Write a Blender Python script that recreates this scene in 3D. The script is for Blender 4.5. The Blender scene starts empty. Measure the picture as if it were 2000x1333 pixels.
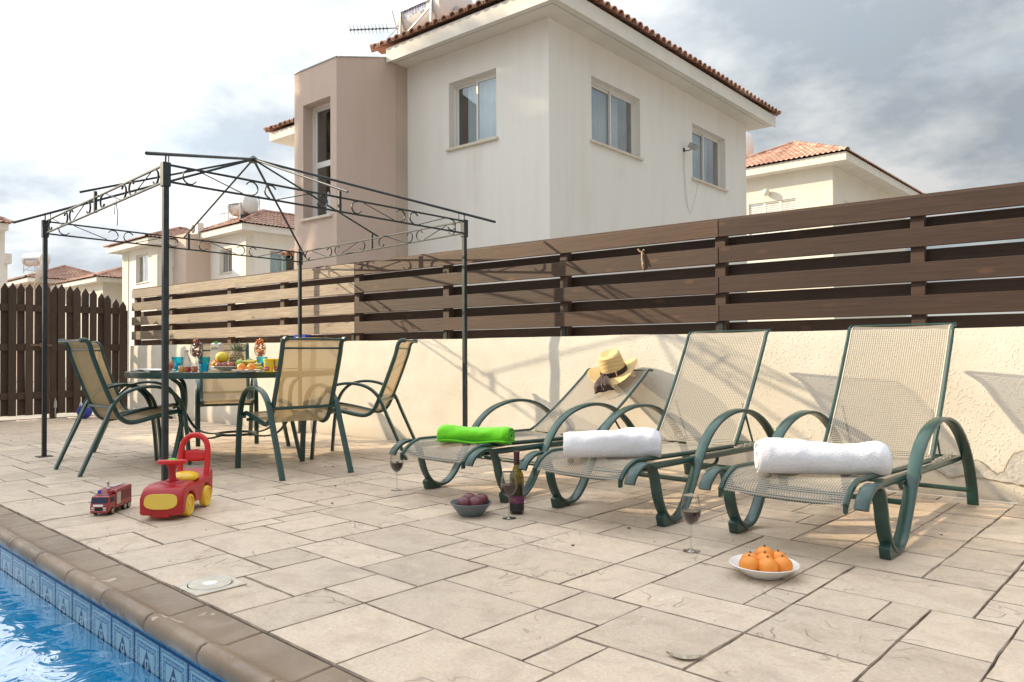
import bpy, bmesh, math, random
from mathutils import Vector, Matrix, noise as mnoise
R = math.radians
rnd = random.Random(11)
sc = bpy.context.scene
col = sc.collection

# ------------------------------------------------------------------ camera
FPX, YAW, PITCH, ROLL, CAMH = 1480.0, R(42.769), R(0.9097), R(0.3), 0.93
fh = Vector((-math.sin(YAW), math.cos(YAW), 0)); r0 = Vector((math.cos(YAW), math.sin(YAW), 0)); up = Vector((0, 0, 1))
fw = fh * math.cos(PITCH) + up * math.sin(PITCH); u0 = -fh * math.sin(PITCH) + up * math.cos(PITCH)
rr = r0 * math.cos(ROLL) - u0 * math.sin(ROLL); uu = u0 * math.cos(ROLL) + r0 * math.sin(ROLL)
cam = bpy.data.cameras.new('camera'); camo = bpy.data.objects.new('camera', cam); col.objects.link(camo)
cam.sensor_width = 36; cam.lens = FPX / 2000 * 36; cam.clip_start = 0.05; cam.clip_end = 3000
cm = Matrix((rr, uu, -fw)).transposed().to_4x4(); cm.translation = (0, 0, CAMH); camo.matrix_world = cm
sc.camera = camo
sc.render.resolution_x, sc.render.resolution_y = 1024, 682

# ------------------------------------------------------------------ sky, sun, exposure
SUN_TRAVEL, SUN_EL = R(29.6), R(24.0)
tosun = Vector((-math.cos(SUN_TRAVEL) * math.cos(SUN_EL), -math.sin(SUN_TRAVEL) * math.cos(SUN_EL), math.sin(SUN_EL)))
sc.view_settings.view_transform = 'Standard'; sc.view_settings.look = 'None'
sc.view_settings.gamma = 1; sc.view_settings.use_curve_mapping = False
sc.view_settings.exposure = 0.85
w = bpy.data.worlds.new('World'); sc.world = w; w.use_nodes = True
nt = w.node_tree; nt.nodes.clear()
def N(nt, t, **k):
    n = nt.nodes.new(t)
    for a, b in k.items():
        if a[0] == '_': n.inputs[int(a[1:])].default_value = b
        else: setattr(n, a, b)
    return n
def LK(nt, a, b): nt.links.new(a, b)
def mth(nt, op, a, b=None, c=None, clamp=False):
    n = nt.nodes.new('ShaderNodeMath'); n.operation = op; n.use_clamp = clamp
    for i, x in enumerate((a, b, c)):
        if x is None: continue
        if isinstance(x, (int, float)): n.inputs[i].default_value = x
        else: nt.links.new(x, n.inputs[i])
    return n.outputs[0]
def ramp(nt, fac, stops, interp='LINEAR'):
    n = nt.nodes.new('ShaderNodeValToRGB'); cr = n.color_ramp; cr.interpolation = interp
    while len(cr.elements) < len(stops): cr.elements.new(0.5)
    for e, (p, c) in zip(cr.elements, stops):
        e.position = p; e.color = (*c, 1) if hasattr(c, '__len__') else (c, c, c, 1)
    nt.links.new(fac, n.inputs[0]); return n.outputs[0]
def mixc(nt, fac, a, b, mode='MIX'):
    n = nt.nodes.new('ShaderNodeMix'); n.data_type = 'RGBA'; n.blend_type = mode
    for s, x in ((n.inputs[0], fac), (n.inputs[6], a), (n.inputs[7], b)):
        if isinstance(x, (int, float)): s.default_value = x
        elif hasattr(x, '__len__'): s.default_value = (*x, 1) if len(x) == 3 else x
        else: nt.links.new(x, s)
    return n.outputs[2]
sky = N(nt, 'ShaderNodeTexSky', sky_type='NISHITA', sun_disc=False, sun_elevation=SUN_EL,
        sun_rotation=math.atan2(tosun.x, tosun.y), air_density=1.2, dust_density=1.5)
bgs = N(nt, 'ShaderNodeBackground', _1=0.12); LK(nt, sky.outputs[0], bgs.inputs[0])
tc = N(nt, 'ShaderNodeTexCoord'); sep = N(nt, 'ShaderNodeSeparateXYZ'); LK(nt, tc.outputs['Generated'], sep.inputs[0])
zz = mth(nt, 'ADD', mth(nt, 'MAXIMUM', sep.outputs[2], 0.0), 0.28)
cx = mth(nt, 'DIVIDE', sep.outputs[0], zz); cy = mth(nt, 'DIVIDE', sep.outputs[1], zz)
cmb = N(nt, 'ShaderNodeCombineXYZ'); LK(nt, cx, cmb.inputs[0]); LK(nt, cy, cmb.inputs[1])
n1 = N(nt, 'ShaderNodeTexNoise'); n1.inputs['Scale'].default_value = 1.5; n1.inputs['Detail'].default_value = 9; n1.inputs['Roughness'].default_value = 0.58; n1.inputs['Distortion'].default_value = 0.4
LK(nt, cmb.outputs[0], n1.inputs['Vector'])
mp = N(nt, 'ShaderNodeMapping'); mp.inputs['Location'].default_value = (3.1, 7.7, 1.3); LK(nt, cmb.outputs[0], mp.inputs[0])
n2 = N(nt, 'ShaderNodeTexNoise'); n2.inputs['Scale'].default_value = 2.6; n2.inputs['Detail'].default_value = 8; n2.inputs['Roughness'].default_value = 0.55
LK(nt, mp.outputs[0], n2.inputs['Vector'])
mask = ramp(nt, n1.outputs[0], [(0.3, 0.75), (0.5, 1.0)])
dotn = N(nt, 'ShaderNodeVectorMath', operation='DOT_PRODUCT'); LK(nt, tc.outputs['Generated'], dotn.inputs[0]); dotn.inputs[1].default_value = tosun
glow = mth(nt, 'POWER', mth(nt, 'MULTIPLY_ADD', dotn.outputs['Value'], 0.5, 0.5, clamp=True), 2.6)
shade = ramp(nt, n2.outputs[0], [(0.38, (0.50, 0.56, 0.62)), (0.50, (0.74, 0.79, 0.82)), (0.60, (1.03, 1.03, 1.02))])
bgc = N(nt, 'ShaderNodeBackground')
LK(nt, mixc(nt, mth(nt, 'MULTIPLY', glow, 0.12), shade, (1.0, 0.99, 0.96)), bgc.inputs[0])
# overcast luminance rises from horizon to zenith
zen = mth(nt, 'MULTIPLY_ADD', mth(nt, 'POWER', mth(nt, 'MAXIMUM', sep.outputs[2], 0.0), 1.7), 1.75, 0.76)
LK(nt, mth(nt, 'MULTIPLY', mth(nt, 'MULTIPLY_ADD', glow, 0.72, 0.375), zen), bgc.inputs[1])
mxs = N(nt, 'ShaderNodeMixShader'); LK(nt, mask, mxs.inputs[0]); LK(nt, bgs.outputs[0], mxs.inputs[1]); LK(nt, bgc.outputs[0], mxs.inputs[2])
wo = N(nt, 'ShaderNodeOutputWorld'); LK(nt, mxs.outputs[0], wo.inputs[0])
sl = bpy.data.lights.new('sun', 'SUN'); sl.energy = 3.6; sl.angle = R(0.6); sl.color = (1.0, 0.82, 0.57)
so = bpy.data.objects.new('sun', sl); col.objects.link(so); so.rotation_euler = tosun.to_track_quat('Z', 'Y').to_euler(); so.location = tosun * 60

# ------------------------------------------------------------------ materials
MATS = {}
def mat(name, c, rough=0.5, metal=0.0, spec=0.5, var=None, bump=None, oc=False, coat=0, trans=None, fn=None, ior=None):
    """var=(scale,amount[,color2]); bump=(scale,strength,dist[,detail])"""
    if name in MATS: return MATS[name]
    m = bpy.data.materials.new(name); m.use_nodes = True; nt = m.node_tree
    b = nt.nodes['Principled BSDF']
    b.inputs['Base Color'].default_value = (*c, 1); b.inputs['Roughness'].default_value = rough
    b.inputs['Metallic'].default_value = metal; b.inputs['Specular IOR Level'].default_value = spec
    if coat: b.inputs['Coat Weight'].default_value = coat; b.inputs['Coat Roughness'].default_value = 0.08
    co = nt.nodes.new('ShaderNodeTexCoord'); out = None
    if var:
        nn = N(nt, 'ShaderNodeTexNoise'); nn.inputs['Scale'].default_value = var[0]; nn.inputs['Detail'].default_value = 6
        LK(nt, co.outputs['Object'], nn.inputs['Vector'])
        c2 = var[2] if len(var) > 2 else tuple(x * (1 - var[1]) for x in c)
        out = mixc(nt, ramp(nt, nn.outputs[0], [(0.35, 0.0), (0.65, 1.0)]), c, c2)
    if oc:
        oi = nt.nodes.new('ShaderNodeObjectInfo')
        out = mixc(nt, 1.0, out if out is not None else (*c, 1), oi.outputs['Color'], 'MULTIPLY')
    if out is not None: LK(nt, out, b.inputs['Base Color'])
    if bump:
        nb = N(nt, 'ShaderNodeTexNoise'); nb.inputs['Scale'].default_value = bump[0]; nb.inputs['Detail'].default_value = bump[3] if len(bump) > 3 else 4
        LK(nt, co.outputs['Object'], nb.inputs['Vector'])
        bp = N(nt, 'ShaderNodeBump'); bp.inputs['Strength'].default_value = bump[1]; bp.inputs['Distance'].default_value = bump[2]
        LK(nt, nb.outputs[0], bp.inputs['Height']); LK(nt, bp.outputs[0], b.inputs['Normal'])
    if fn: fn(nt, b, co)
    MATS[name] = m; return m

def glass_mat(name, tint=(1, 1, 1), refl=1.0, rough=0.02):
    if name in MATS: return MATS[name]
    m = bpy.data.materials.new(name); m.use_nodes = True; nt = m.node_tree; nt.nodes.clear()
    tr = N(nt, 'ShaderNodeBsdfTransparent')
    gl = N(nt, 'ShaderNodeBsdfGlossy'); gl.inputs['Roughness'].default_value = rough
    fr = N(nt, 'ShaderNodeLayerWeight'); fr.inputs[0].default_value = 0.45
    mx = N(nt, 'ShaderNodeMixShader')
    LK(nt, mth(nt, 'MULTIPLY_ADD', mth(nt, 'POWER', fr.outputs['Facing'], 2.0), 1.0 * refl, 0.05 * refl, clamp=True), mx.inputs[0])
    LK(nt, mixc(nt, mth(nt, 'POWER', fr.outputs['Facing'], 1.5), tint, tuple(x * .38 for x in tint)), tr.inputs[0])
    LK(nt, tr.outputs[0], mx.inputs[1]); LK(nt, gl.outputs[0], mx.inputs[2])
    o = N(nt, 'ShaderNodeOutputMaterial'); LK(nt, mx.outputs[0], o.inputs[0])
    MATS[name] = m; return m

def slab_fn(nt, b, co):
    geo = nt.nodes.new('ShaderNodeNewGeometry'); P = geo.outputs['Position']
    oi = nt.nodes.new('ShaderNodeObjectInfo')
    def nz(scale, det, rough=0.6, dist=0.0, off=None):
        n = N(nt, 'ShaderNodeTexNoise'); n.inputs['Scale'].default_value = scale; n.inputs['Detail'].default_value = det
        n.inputs['Roughness'].default_value = rough; n.inputs['Distortion'].default_value = dist
        LK(nt, P, n.inputs['Vector']); return n.outputs[0]
    big = nz(0.9, 3); mid = nz(7, 8, 0.65, 0.6); fine = nz(70, 5, 0.7); ln = nz(3.0, 2, 0.45, 1.9); lm = nz(2.6, 3)
    c = mixc(nt, ramp(nt, big, [(0.35, 0.0), (0.65, 1.0)]), (0.69, 0.545, 0.405), (0.63, 0.515, 0.40))
    c = mixc(nt, ramp(nt, mid, [(0.45, 0.0), (0.70, 0.8)]), c, (0.46, 0.35, 0.26))
    c = mixc(nt, ramp(nt, mid, [(0.22, 0.7), (0.4, 0.0)]), c, (0.70, 0.58, 0.45))
    c = mixc(nt, ramp(nt, fine, [(0.35, 0.0), (0.70, 0.55)]), c, (0.40, 0.315, 0.25))
    grit = nz(260, 2, 0.6); c = mixc(nt, ramp(nt, grit, [(0.60, 0.0), (0.72, 0.5)]), c, (0.27, 0.21, 0.17))
    pale = nz(16, 6, 0.7, 0.4); c = mixc(nt, ramp(nt, pale, [(0.60, 0.0), (0.70, 0.55)]), c, (0.72, 0.645, 0.54))
    stain = nz(1.7, 6, 0.6, 0.5); c = mixc(nt, ramp(nt, stain, [(0.58, 0.0), (0.70, 0.38)]), c, (0.36, 0.29, 0.235))
    # slate-like creases: crescent lines pressed in by the stamping mats
    def crease(v, m, lo, wd): return mth(nt, 'MULTIPLY', ramp(nt, mth(nt, 'ABSOLUTE', mth(nt, 'SUBTRACT', v, 0.5)), [(0.0, 1.0), (wd, 0.0)]), ramp(nt, m, [(lo, 0.0), (lo + .05, 1.0)]))
    ln2 = nz(6.5, 1, 0.4, 1.2); lm2 = nz(5.0, 2)
    line = mth(nt, 'MAXIMUM', crease(ln, lm, 0.55, 0.012), crease(ln2, lm2, 0.64, 0.02))
    c = mixc(nt, mth(nt, 'MULTIPLY', line, 0.5), c, (0.20, 0.155, 0.125))
    rv = mth(nt, 'MULTIPLY_ADD', oi.outputs['Random'], 0.22, 0.88)
    hs = N(nt, 'ShaderNodeHueSaturation'); LK(nt, rv, hs.inputs['Value']); LK(nt, c, hs.inputs['Color'])
    LK(nt, hs.outputs[0], b.inputs['Base Color'])
    h = mth(nt, 'ADD', mth(nt, 'MULTIPLY', mid, 1.0), mth(nt, 'MULTIPLY', fine, 0.22)); h = mth(nt, 'SUBTRACT', h, mth(nt, 'MULTIPLY', line, 0.4))
    bp = N(nt, 'ShaderNodeBump'); bp.inputs['Strength'].default_value = 0.8; bp.inputs['Distance'].default_value = 0.012
    LK(nt, h, bp.inputs['Height']); LK(nt, bp.outputs[0], b.inputs['Normal'])
    LK(nt, ramp(nt, mid, [(0.3, 0.42), (0.7, 0.65)]), b.inputs['Roughness'])
M_SLAB = mat('stamped_concrete', (0.45, 0.37, 0.3), 0.55, spec=0.4, fn=slab_fn)
M_EDGE = mat('tooled_joint', (0.22, 0.17, 0.135), 0.9, spec=0.15, var=(9, 0.4, (0.46, 0.37, 0.29)))
M_JOINT = mat('joint_grime', (0.15, 0.115, 0.09), 0.9, spec=0.1, var=(9, 0.5), bump=(60, 0.6, 0.01))

def stucco_fn(nt, b, co):
    geo = nt.nodes.new('ShaderNodeNewGeometry'); P = geo.outputs['Position']
    def nz(scale, det=3, rough=0.5):
        n = N(nt, 'ShaderNodeTexNoise'); n.inputs['Scale'].default_value = scale; n.inputs['Detail'].default_value = det; n.inputs['Roughness'].default_value = rough
        LK(nt, P, n.inputs['Vector']); return n.outputs[0]
    a = nz(70, 2); bb = nz(1.3, 4); cc = nz(95, 2); dd = nz(5, 5)
    knob = ramp(nt, a, [(0.55, 0.0), (0.72, 1.0)])
    knob = mth(nt, 'MULTIPLY', knob, ramp(nt, bb, [(0.34, 0.15), (0.52, 1.0)]))
    h = mth(nt, 'ADD', mth(nt, 'ADD', knob, mth(nt, 'MULTIPLY', cc, 0.12)), mth(nt, 'MULTIPLY', dd, 0.6))
    bp = N(nt, 'ShaderNodeBump'); bp.inputs['Strength'].default_value = 0.5; bp.inputs['Distance'].default_value = 0.007
    LK(nt, h, bp.inputs['Height']); LK(nt, bp.outputs[0], b.inputs['Normal'])
    sp = N(nt, 'ShaderNodeSeparateXYZ'); LK(nt, P, sp.inputs[0])
    c = mixc(nt, ramp(nt, dd, [(0.3, 0.0), (0.7, 1.0)]), (0.72, 0.675, 0.59), (0.65, 0.605, 0.52))
    dirt = mth(nt, 'MULTIPLY', ramp(nt, mth(nt, 'ADD', sp.outputs[2], mth(nt, 'MULTIPLY', dd, 0.25)), [(0.12, 1.0), (0.30, 0.0)]), 0.35)
    c = mixc(nt, dirt, c, (0.45, 0.36, 0.25))
    LK(nt, c, b.inputs['Base Color'])
M_WALL = mat('cream_stucco', (0.74, 0.66, 0.52), 0.8, spec=0.2, fn=stucco_fn)

def wood_fn(dark, light, knots, rough=0.5):
    def f(nt, b, co):
        oi = nt.nodes.new('ShaderNodeObjectInfo')
        vm = N(nt, 'ShaderNodeVectorMath', operation='ADD'); LK(nt, co.outputs['Object'], vm.inputs[0])
        sc_ = N(nt, 'ShaderNodeVectorMath', operation='SCALE'); sc_.inputs['Scale'].default_value = 17.0
        cmbx = N(nt, 'ShaderNodeCombineXYZ'); LK(nt, oi.outputs['Random'], cmbx.inputs[0]); LK(nt, oi.outputs['Random'], cmbx.inputs[2]); LK(nt, cmbx.outputs[0], sc_.inputs[0]); LK(nt, sc_.outputs[0], vm.inputs[1])
        mp = N(nt, 'ShaderNodeMapping'); mp.inputs['Scale'].default_value = (1.8, 45, 45); LK(nt, vm.outputs[0], mp.inputs[0])
        n = N(nt, 'ShaderNodeTexNoise'); n.inputs['Scale'].default_value = 1.6; n.inputs['Detail'].default_value = 8; n.inputs['Distortion'].default_value = 0.7; n.inputs['Roughness'].default_value = 0.65
        LK(nt, mp.outputs[0], n.inputs['Vector'])
        c = mixc(nt, ramp(nt, n.outputs[0], [(0.3, 0.0), (0.7, 1.0)]), dark, light)
        mk = N(nt, 'ShaderNodeMapping'); mk.inputs['Scale'].default_value = (2.6, 7, 7); LK(nt, vm.outputs[0], mk.inputs[0])
        vo = N(nt, 'ShaderNodeTexVoronoi'); vo.inputs['Scale'].default_value = 1.0; LK(nt, mk.outputs[0], vo.inputs['Vector'])
        c = mixc(nt, ramp(nt, vo.outputs['Distance'], [(0.06, 0.9), (0.16, 0.0)]), c, knots)
        big = N(nt, 'ShaderNodeTexNoise'); big.inputs['Scale'].default_value = 1.7; big.inputs['Detail'].default_value = 5; LK(nt, vm.outputs[0], big.inputs['Vector'])
        c = mixc(nt, ramp(nt, big.outputs[0], [(0.4, 0.0), (0.7, 0.5)]), c, dark)
        c = mixc(nt, 1.0, c, oi.outputs['Color'], 'MULTIPLY')
        LK(nt, c, b.inputs['Base Color'])
        bp = N(nt, 'ShaderNodeBump'); bp.inputs['Strength'].default_value = 0.4; bp.inputs['Distance'].default_value = 0.004
        LK(nt, n.outputs[0], bp.inputs['Height']); LK(nt, bp.outputs[0], b.inputs['Normal'])
    return f
M_WOOD = mat('stained_plank', (0.1, 0.06, 0.04), 0.55, spec=0.4, fn=wood_fn((0.075, 0.045, 0.030), (0.15, 0.095, 0.065), (0.24, 0.13, 0.07)))
M_WOODG = mat('weathered_plank', (0.2, 0.17, 0.14), 0.5, spec=0.5, fn=wood_fn((0.17, 0.13, 0.095), (0.40, 0.335, 0.26), (0.10, 0.07, 0.05)))
M_PICK = mat('dark_picket', (0.06, 0.04, 0.03), 0.6, spec=0.4, fn=wood_fn((0.05, 0.032, 0.022), (0.10, 0.065, 0.045), (0.12, 0.07, 0.04)))

GREEN = (0.017, 0.060, 0.050)
M_GREEN = mat('green_enamel', GREEN, 0.32, spec=0.5, var=(14, 0.25), coat=0.15, bump=(120, 0.05, 0.001))
M_IRON = mat('gazebo_iron', (0.028, 0.038, 0.04), 0.45, metal=0.1, spec=0.5, var=(20, 0.4))
M_DARK = mat('dark_cord', (0.02, 0.02, 0.02), 0.6)
M_STEEL = mat('galvanised_steel', (0.55, 0.56, 0.56), 0.4, metal=0.7, var=(10, 0.3))

def sling_mat(name, c1, c2, cell, hole, tl):
    m = bpy.data.materials.new(name); m.use_nodes = True; nt = m.node_tree; nt.nodes.clear()
    uv = N(nt, 'ShaderNodeUVMap'); sp = N(nt, 'ShaderNodeSeparateXYZ'); LK(nt, uv.outputs[0], sp.inputs[0])
    k = 2 * math.pi / cell
    su = mth(nt, 'SINE', mth(nt, 'MULTIPLY', sp.outputs[0], k)); sv = mth(nt, 'SINE', mth(nt, 'MULTIPLY', sp.outputs[1], k))
    gap = mth(nt, 'MULTIPLY', mth(nt, 'MULTIPLY_ADD', su, 0.5, 0.5), mth(nt, 'MULTIPLY_ADD', sv, 0.5, 0.5))
    hm = ramp(nt, gap, [(0.26, 0.0), (0.46, 1.0)])
    n = N(nt, 'ShaderNodeTexNoise'); n.inputs['Scale'].default_value = 5; LK(nt, uv.outputs[0], n.inputs['Vector'])
    c = mixc(nt, ramp(nt, su, [(0.3, 0.0), (0.7, 1.0)]), c1, c2)
    c = mixc(nt, mth(nt, 'MULTIPLY', n.outputs[0], 0.25), c, tuple(x * 0.6 for x in c1))
    d = N(nt, 'ShaderNodeBsdfDiffuse'); t = N(nt, 'ShaderNodeBsdfTranslucent'); LK(nt, c, d.inputs[0]); LK(nt, mixc(nt, 0.5, c, (0.8, 0.55, 0.25)), t.inputs[0])
    bp = N(nt, 'ShaderNodeBump'); bp.inputs['Strength'].default_value = 0.6; bp.inputs['Distance'].default_value = 0.003; LK(nt, mth(nt, 'SUBTRACT', 1.0, gap), bp.inputs['Height'])
    LK(nt, bp.outputs[0], d.inputs['Normal'])
    m1 = N(nt, 'ShaderNodeMixShader'); m1.inputs[0].default_value = tl; LK(nt, d.outputs[0], m1.inputs[1]); LK(nt, t.outputs[0], m1.inputs[2])
    tr = N(nt, 'ShaderNodeBsdfTransparent')
    m2 = N(nt, 'ShaderNodeMixShader'); LK(nt, mth(nt, 'MULTIPLY', hm, hole), m2.inputs[0]); LK(nt, m1.outputs[0], m2.inputs[1]); LK(nt, tr.outputs[0], m2.inputs[2])
    o = N(nt, 'ShaderNodeOutputMaterial'); LK(nt, m2.outputs[0], o.inputs[0])
    MATS[name] = m; return m
M_SLING = sling_mat('lounger_sling', (0.31, 0.28, 0.235), (0.54, 0.485, 0.405), 0.0125, 0.95, 0.10)
M_SLINGC = sling_mat('chair_sling', (0.36, 0.28, 0.17), (0.47, 0.37, 0.23), 0.0085, 0.62, 0.22)
M_PIPE = mat('sling_edge', (0.62, 0.56, 0.46), 0.7)

# ------------------------------------------------------------------ mesh builder
class MB:
    def __init__(s, T=None): s.v = []; s.f = []; s.uv = {}; s.T = T
    def add(s, vs, fs, uvs=None):
        o = len(s.v)
        for p in vs:
            p = Vector(p); s.v.append(s.T @ p if s.T else p)
        for i, f in enumerate(fs):
            if uvs: s.uv[len(s.f)] = uvs[i]
            s.f.append(tuple(o + k for k in f))
        return s
    def box(s, c, d, M=None):
        x, y, z = (k / 2 for k in d); c = Vector(c)
        vs = [Vector((a * x, b * y, e * z)) for a in (-1, 1) for b in (-1, 1) for e in (-1, 1)]
        if M: vs = [M @ p for p in vs]
        return s.add([p + c for p in vs], [(0, 1, 3, 2), (4, 6, 7, 5), (0, 4, 5, 1), (2, 3, 7, 6), (0, 2, 6, 4), (1, 5, 7, 3)])
    def b2(s, a, b): return s.box([(x + y) / 2 for x, y in zip(a, b)], [abs(x - y) for x, y in zip(a, b)])
    def tube(s, pts, r, n=8, closed=False, flat=1.0):
        pts = [Vector(p) for p in pts]; m = len(pts); vs = []; fs = []
        t0 = (pts[1] - pts[0]).normalized(); ref = Vector((0, 0, 1)) if abs(t0.z) < 0.9 else Vector((1, 0, 0))
        nrm = (ref - t0 * ref.dot(t0)).normalized()
        for i, p in enumerate(pts):
            if closed: t = pts[(i + 1) % m] - pts[i - 1]
            else: t = pts[min(i + 1, m - 1)] - pts[max(i - 1, 0)]
            t.normalize(); nrm = (nrm - t * nrm.dot(t)).normalized(); bi = t.cross(nrm)
            ri = r[i] if hasattr(r, '__len__') else r
            for k in range(n):
                a = 2 * math.pi * k / n; vs.append(p + nrm * (math.cos(a) * ri) + bi * (math.sin(a) * ri * flat))
        for i in range(m if closed else m - 1):
            j = (i + 1) % m
            for k in range(n): fs.append((i * n + k, i * n + (k + 1) % n, j * n + (k + 1) % n, j * n + k))
        if not closed: fs.append(tuple(range(n - 1, -1, -1))); fs.append(tuple(range((m - 1) * n, m * n)))
        return s.add(vs, fs)
    def bar(s, pts, wax, w, t):
        """flat bar swept along pts; wax = width axis"""
        pts = [Vector(p) for p in pts]; wax = Vector(wax).normalized(); m = len(pts); vs = []; fs = []
        prof = [(-.5, -.28), (-.36, -.5), (.36, -.5), (.5, -.28), (.5, .28), (.36, .5), (-.36, .5), (-.5, .28)]
        for i, p in enumerate(pts):
            tg = (pts[min(i + 1, m - 1)] - pts[max(i - 1, 0)]).normalized(); nn = tg.cross(wax).normalized()
            for a, b in prof: vs.append(p + wax * (a * w) + nn * (b * t))
        for i in range(m - 1):
            for k in range(8): fs.append((i * 8 + k, i * 8 + (k + 1) % 8, i * 8 + 8 + (k + 1) % 8, i * 8 + 8 + k))
        fs.append(tuple(range(7, -1, -1))); fs.append(tuple(range((m - 1) * 8, m * 8)))
        return s.add(vs, fs)
    def lathe(s, prof, n=20, c=(0, 0, 0), M=None):
        vs = []; fs = []; c = Vector(c); m = len(prof)
        for rr_, z in prof:
            for k in range(n):
                a = 2 * math.pi * k / n; p = Vector((rr_ * math.cos(a), rr_ * math.sin(a), z)); vs.append((M @ p if M else p) + c)
        for i in range(m - 1):
            for k in range(n): fs.append((i * n + k, i * n + (k + 1) % n, (i + 1) * n + (k + 1) % n, (i + 1) * n + k))
        if prof[0][0] > 1e-4: fs.append(tuple(range(n - 1, -1, -1)))
        if prof[-1][0] > 1e-4: fs.append(tuple(range((m - 1) * n, m * n)))
        return s.add(vs, fs)
    def ell(s, c, r, n=14, m=9, M=None, wob=0.0, seed=0):
        if not hasattr(r, '__len__'): r = (r, r, r)
        vs = []; fs = []; c = Vector(c)
        for i in range(m + 1):
            th = math.pi * i / m
            for k in range(n):
                a = 2 * math.pi * k / n; d = Vector((math.sin(th) * math.cos(a), math.sin(th) * math.sin(a), math.cos(th)))
                q = 1 + wob * mnoise.noise(d * 2 + Vector((seed, seed * 1.7, 0)))
                p = Vector((d.x * r[0], d.y * r[1], d.z * r[2])) * q
                vs.append((M @ p if M else p) + c)
        for i in range(m):
            for k in range(n): fs.append((i * n + k, (i + 1) * n + k, (i + 1) * n + (k + 1) % n, i * n + (k + 1) % n))
        return s.add(vs, fs)
    def grid(s, fn, nu, nv, uv=False):
        vs = [fn(i / nu, j / nv) for j in range(nv + 1) for i in range(nu + 1)]; fs = []; us = []
        for j in range(nv):
            for i in range(nu):
                a = j * (nu + 1) + i; fs.append((a, a + 1, a + nu + 2, a + nu + 1)); us.append([(i / nu, j / nv), ((i + 1) / nu, j / nv), ((i + 1) / nu, (j + 1) / nv), (i / nu, (j + 1) / nv)])
        return s.add(vs, fs, us if uv else None)
    def prism(s, poly, a, b, ax='z'):
        """poly of 2D points extruded from a to b along ax"""
        n = len(poly); mk = {'z': lambda p, t: (p[0], p[1], t), 'x': lambda p, t: (t, p[0], p[1]), 'y': lambda p, t: (p[0], t, p[1])}[ax]
        vs = [mk(p, a) for p in poly] + [mk(p, b) for p in poly]
        return s.add(vs, [tuple(range(n - 1, -1, -1)), tuple(range(n, 2 * n))] + [(i, (i + 1) % n, n + (i + 1) % n, n + i) for i in range(n)])
    def mesh(s, name, m, smooth=True, bevel=0, weld=True):
        me = bpy.data.meshes.new(name); me.from_pydata([tuple(p) for p in s.v], [], s.f)
        if s.uv:
            ul = me.uv_layers.new(name='UVMap')
            for pi, p in enumerate(me.polygons):
                if pi in s.uv:
                    for li, u in zip(p.loop_indices, s.uv[pi]): ul.data[li].uv = u
        bm = bmesh.new(); bm.from_mesh(me)
        if weld: bmesh.ops.remove_doubles(bm, verts=bm.verts, dist=1e-5)
        if bevel: bmesh.ops.bevel(bm, geom=list(bm.edges), offset=bevel, segments=1, affect='EDGES', profile=0.5)
        bmesh.ops.recalc_face_normals(bm, faces=bm.faces)
        if smooth:
            for f in bm.faces: f.smooth = True
            for e in bm.edges:
                if len(e.link_faces) == 2 and e.calc_face_angle(0) > 0.7: e.smooth = False
        bm.to_mesh(me); bm.free()
        if m: me.materials.append(m)
        return me
    def build(s, name, m, parent=None, smooth=True, bevel=0, loc=None, rot=None, color=None):
        return link(name, s.mesh(name, m, smooth, bevel), parent, loc, rot, color)
def link(name, me, parent=None, loc=None, rot=None, color=None):
    o = bpy.data.objects.new(name, me); col.objects.link(o)
    if parent: o.parent = parent
    if loc is not None: o.location = loc
    if rot is not None: o.rotation_euler = rot
    if color is not None: o.color = (*color, 1)
    return o
def tag(o, label=None, cat=None, group=None, kind=None):
    if label: o['label'] = label
    if cat: o['category'] = cat
    if group: o['group'] = group
    if kind: o['kind'] = kind
    return o
def thing(name, label, cat, loc=(0, 0, 0), rz=0.0, group=None, kind=None):
    o = bpy.data.objects.new(name, None); col.objects.link(o); o.location = loc; o.rotation_euler = (0, 0, rz); o.empty_display_size = 0.1
    return tag(o, label, cat, group, kind)
def copy_tree(o, parent=None):
    c = o.copy(); col.objects.link(c); c.parent = parent
    for ch in list(o.children): copy_tree(ch, c)
    return c
def spl(pts, n=5):
    """Catmull-Rom through pts"""
    P = [Vector(p) for p in pts]; P = [P[0] * 2 - P[1]] + P + [P[-1] * 2 - P[-2]]; out = []
    for i in range(1, len(P) - 2):
        a, b, c, d = P[i - 1:i + 3]
        for k in range(n):
            t = k / n; out.append(0.5 * ((2 * b) + (c - a) * t + (2 * a - 5 * b + 4 * c - d) * t * t + (3 * b - a - 3 * c + d) * t ** 3))
    out.append(P[-2]); return out
def Rz(a): return Matrix.Rotation(a, 3, 'Z')
def Rx(a): return Matrix.Rotation(a, 3, 'X')
def Ry(a): return Matrix.Rotation(a, 3, 'Y')
def frame4(o, u, n): # columns: along u, outward n, up
    m = Matrix((Vector(u), Vector(n), Vector((0, 0, 1)))).transposed().to_4x4(); m.translation = o; return m
def pxpt(px, dep): # plan position seen at image column px at a given optical depth
    p = fh * dep + r0 * ((px - 1000) / FPX * dep); return p

# ================================================================== SETTING
WA = R(4.2456); WD = Vector((math.cos(WA), math.sin(WA), 0)); WN = Vector((-WD.y, WD.x, 0)); W0 = Vector((-9.69, 4.84, 0))
def wp(s, off=0.0, z=0.0): return W0 + WD * s + WN * off + Vector((0, 0, z))

g = MB(); g.add([(-900, -900, -0.42), (900, -900, -0.42), (900, 900, -0.42), (-900, 900, -0.42)], [(0, 1, 2, 3)])
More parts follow.
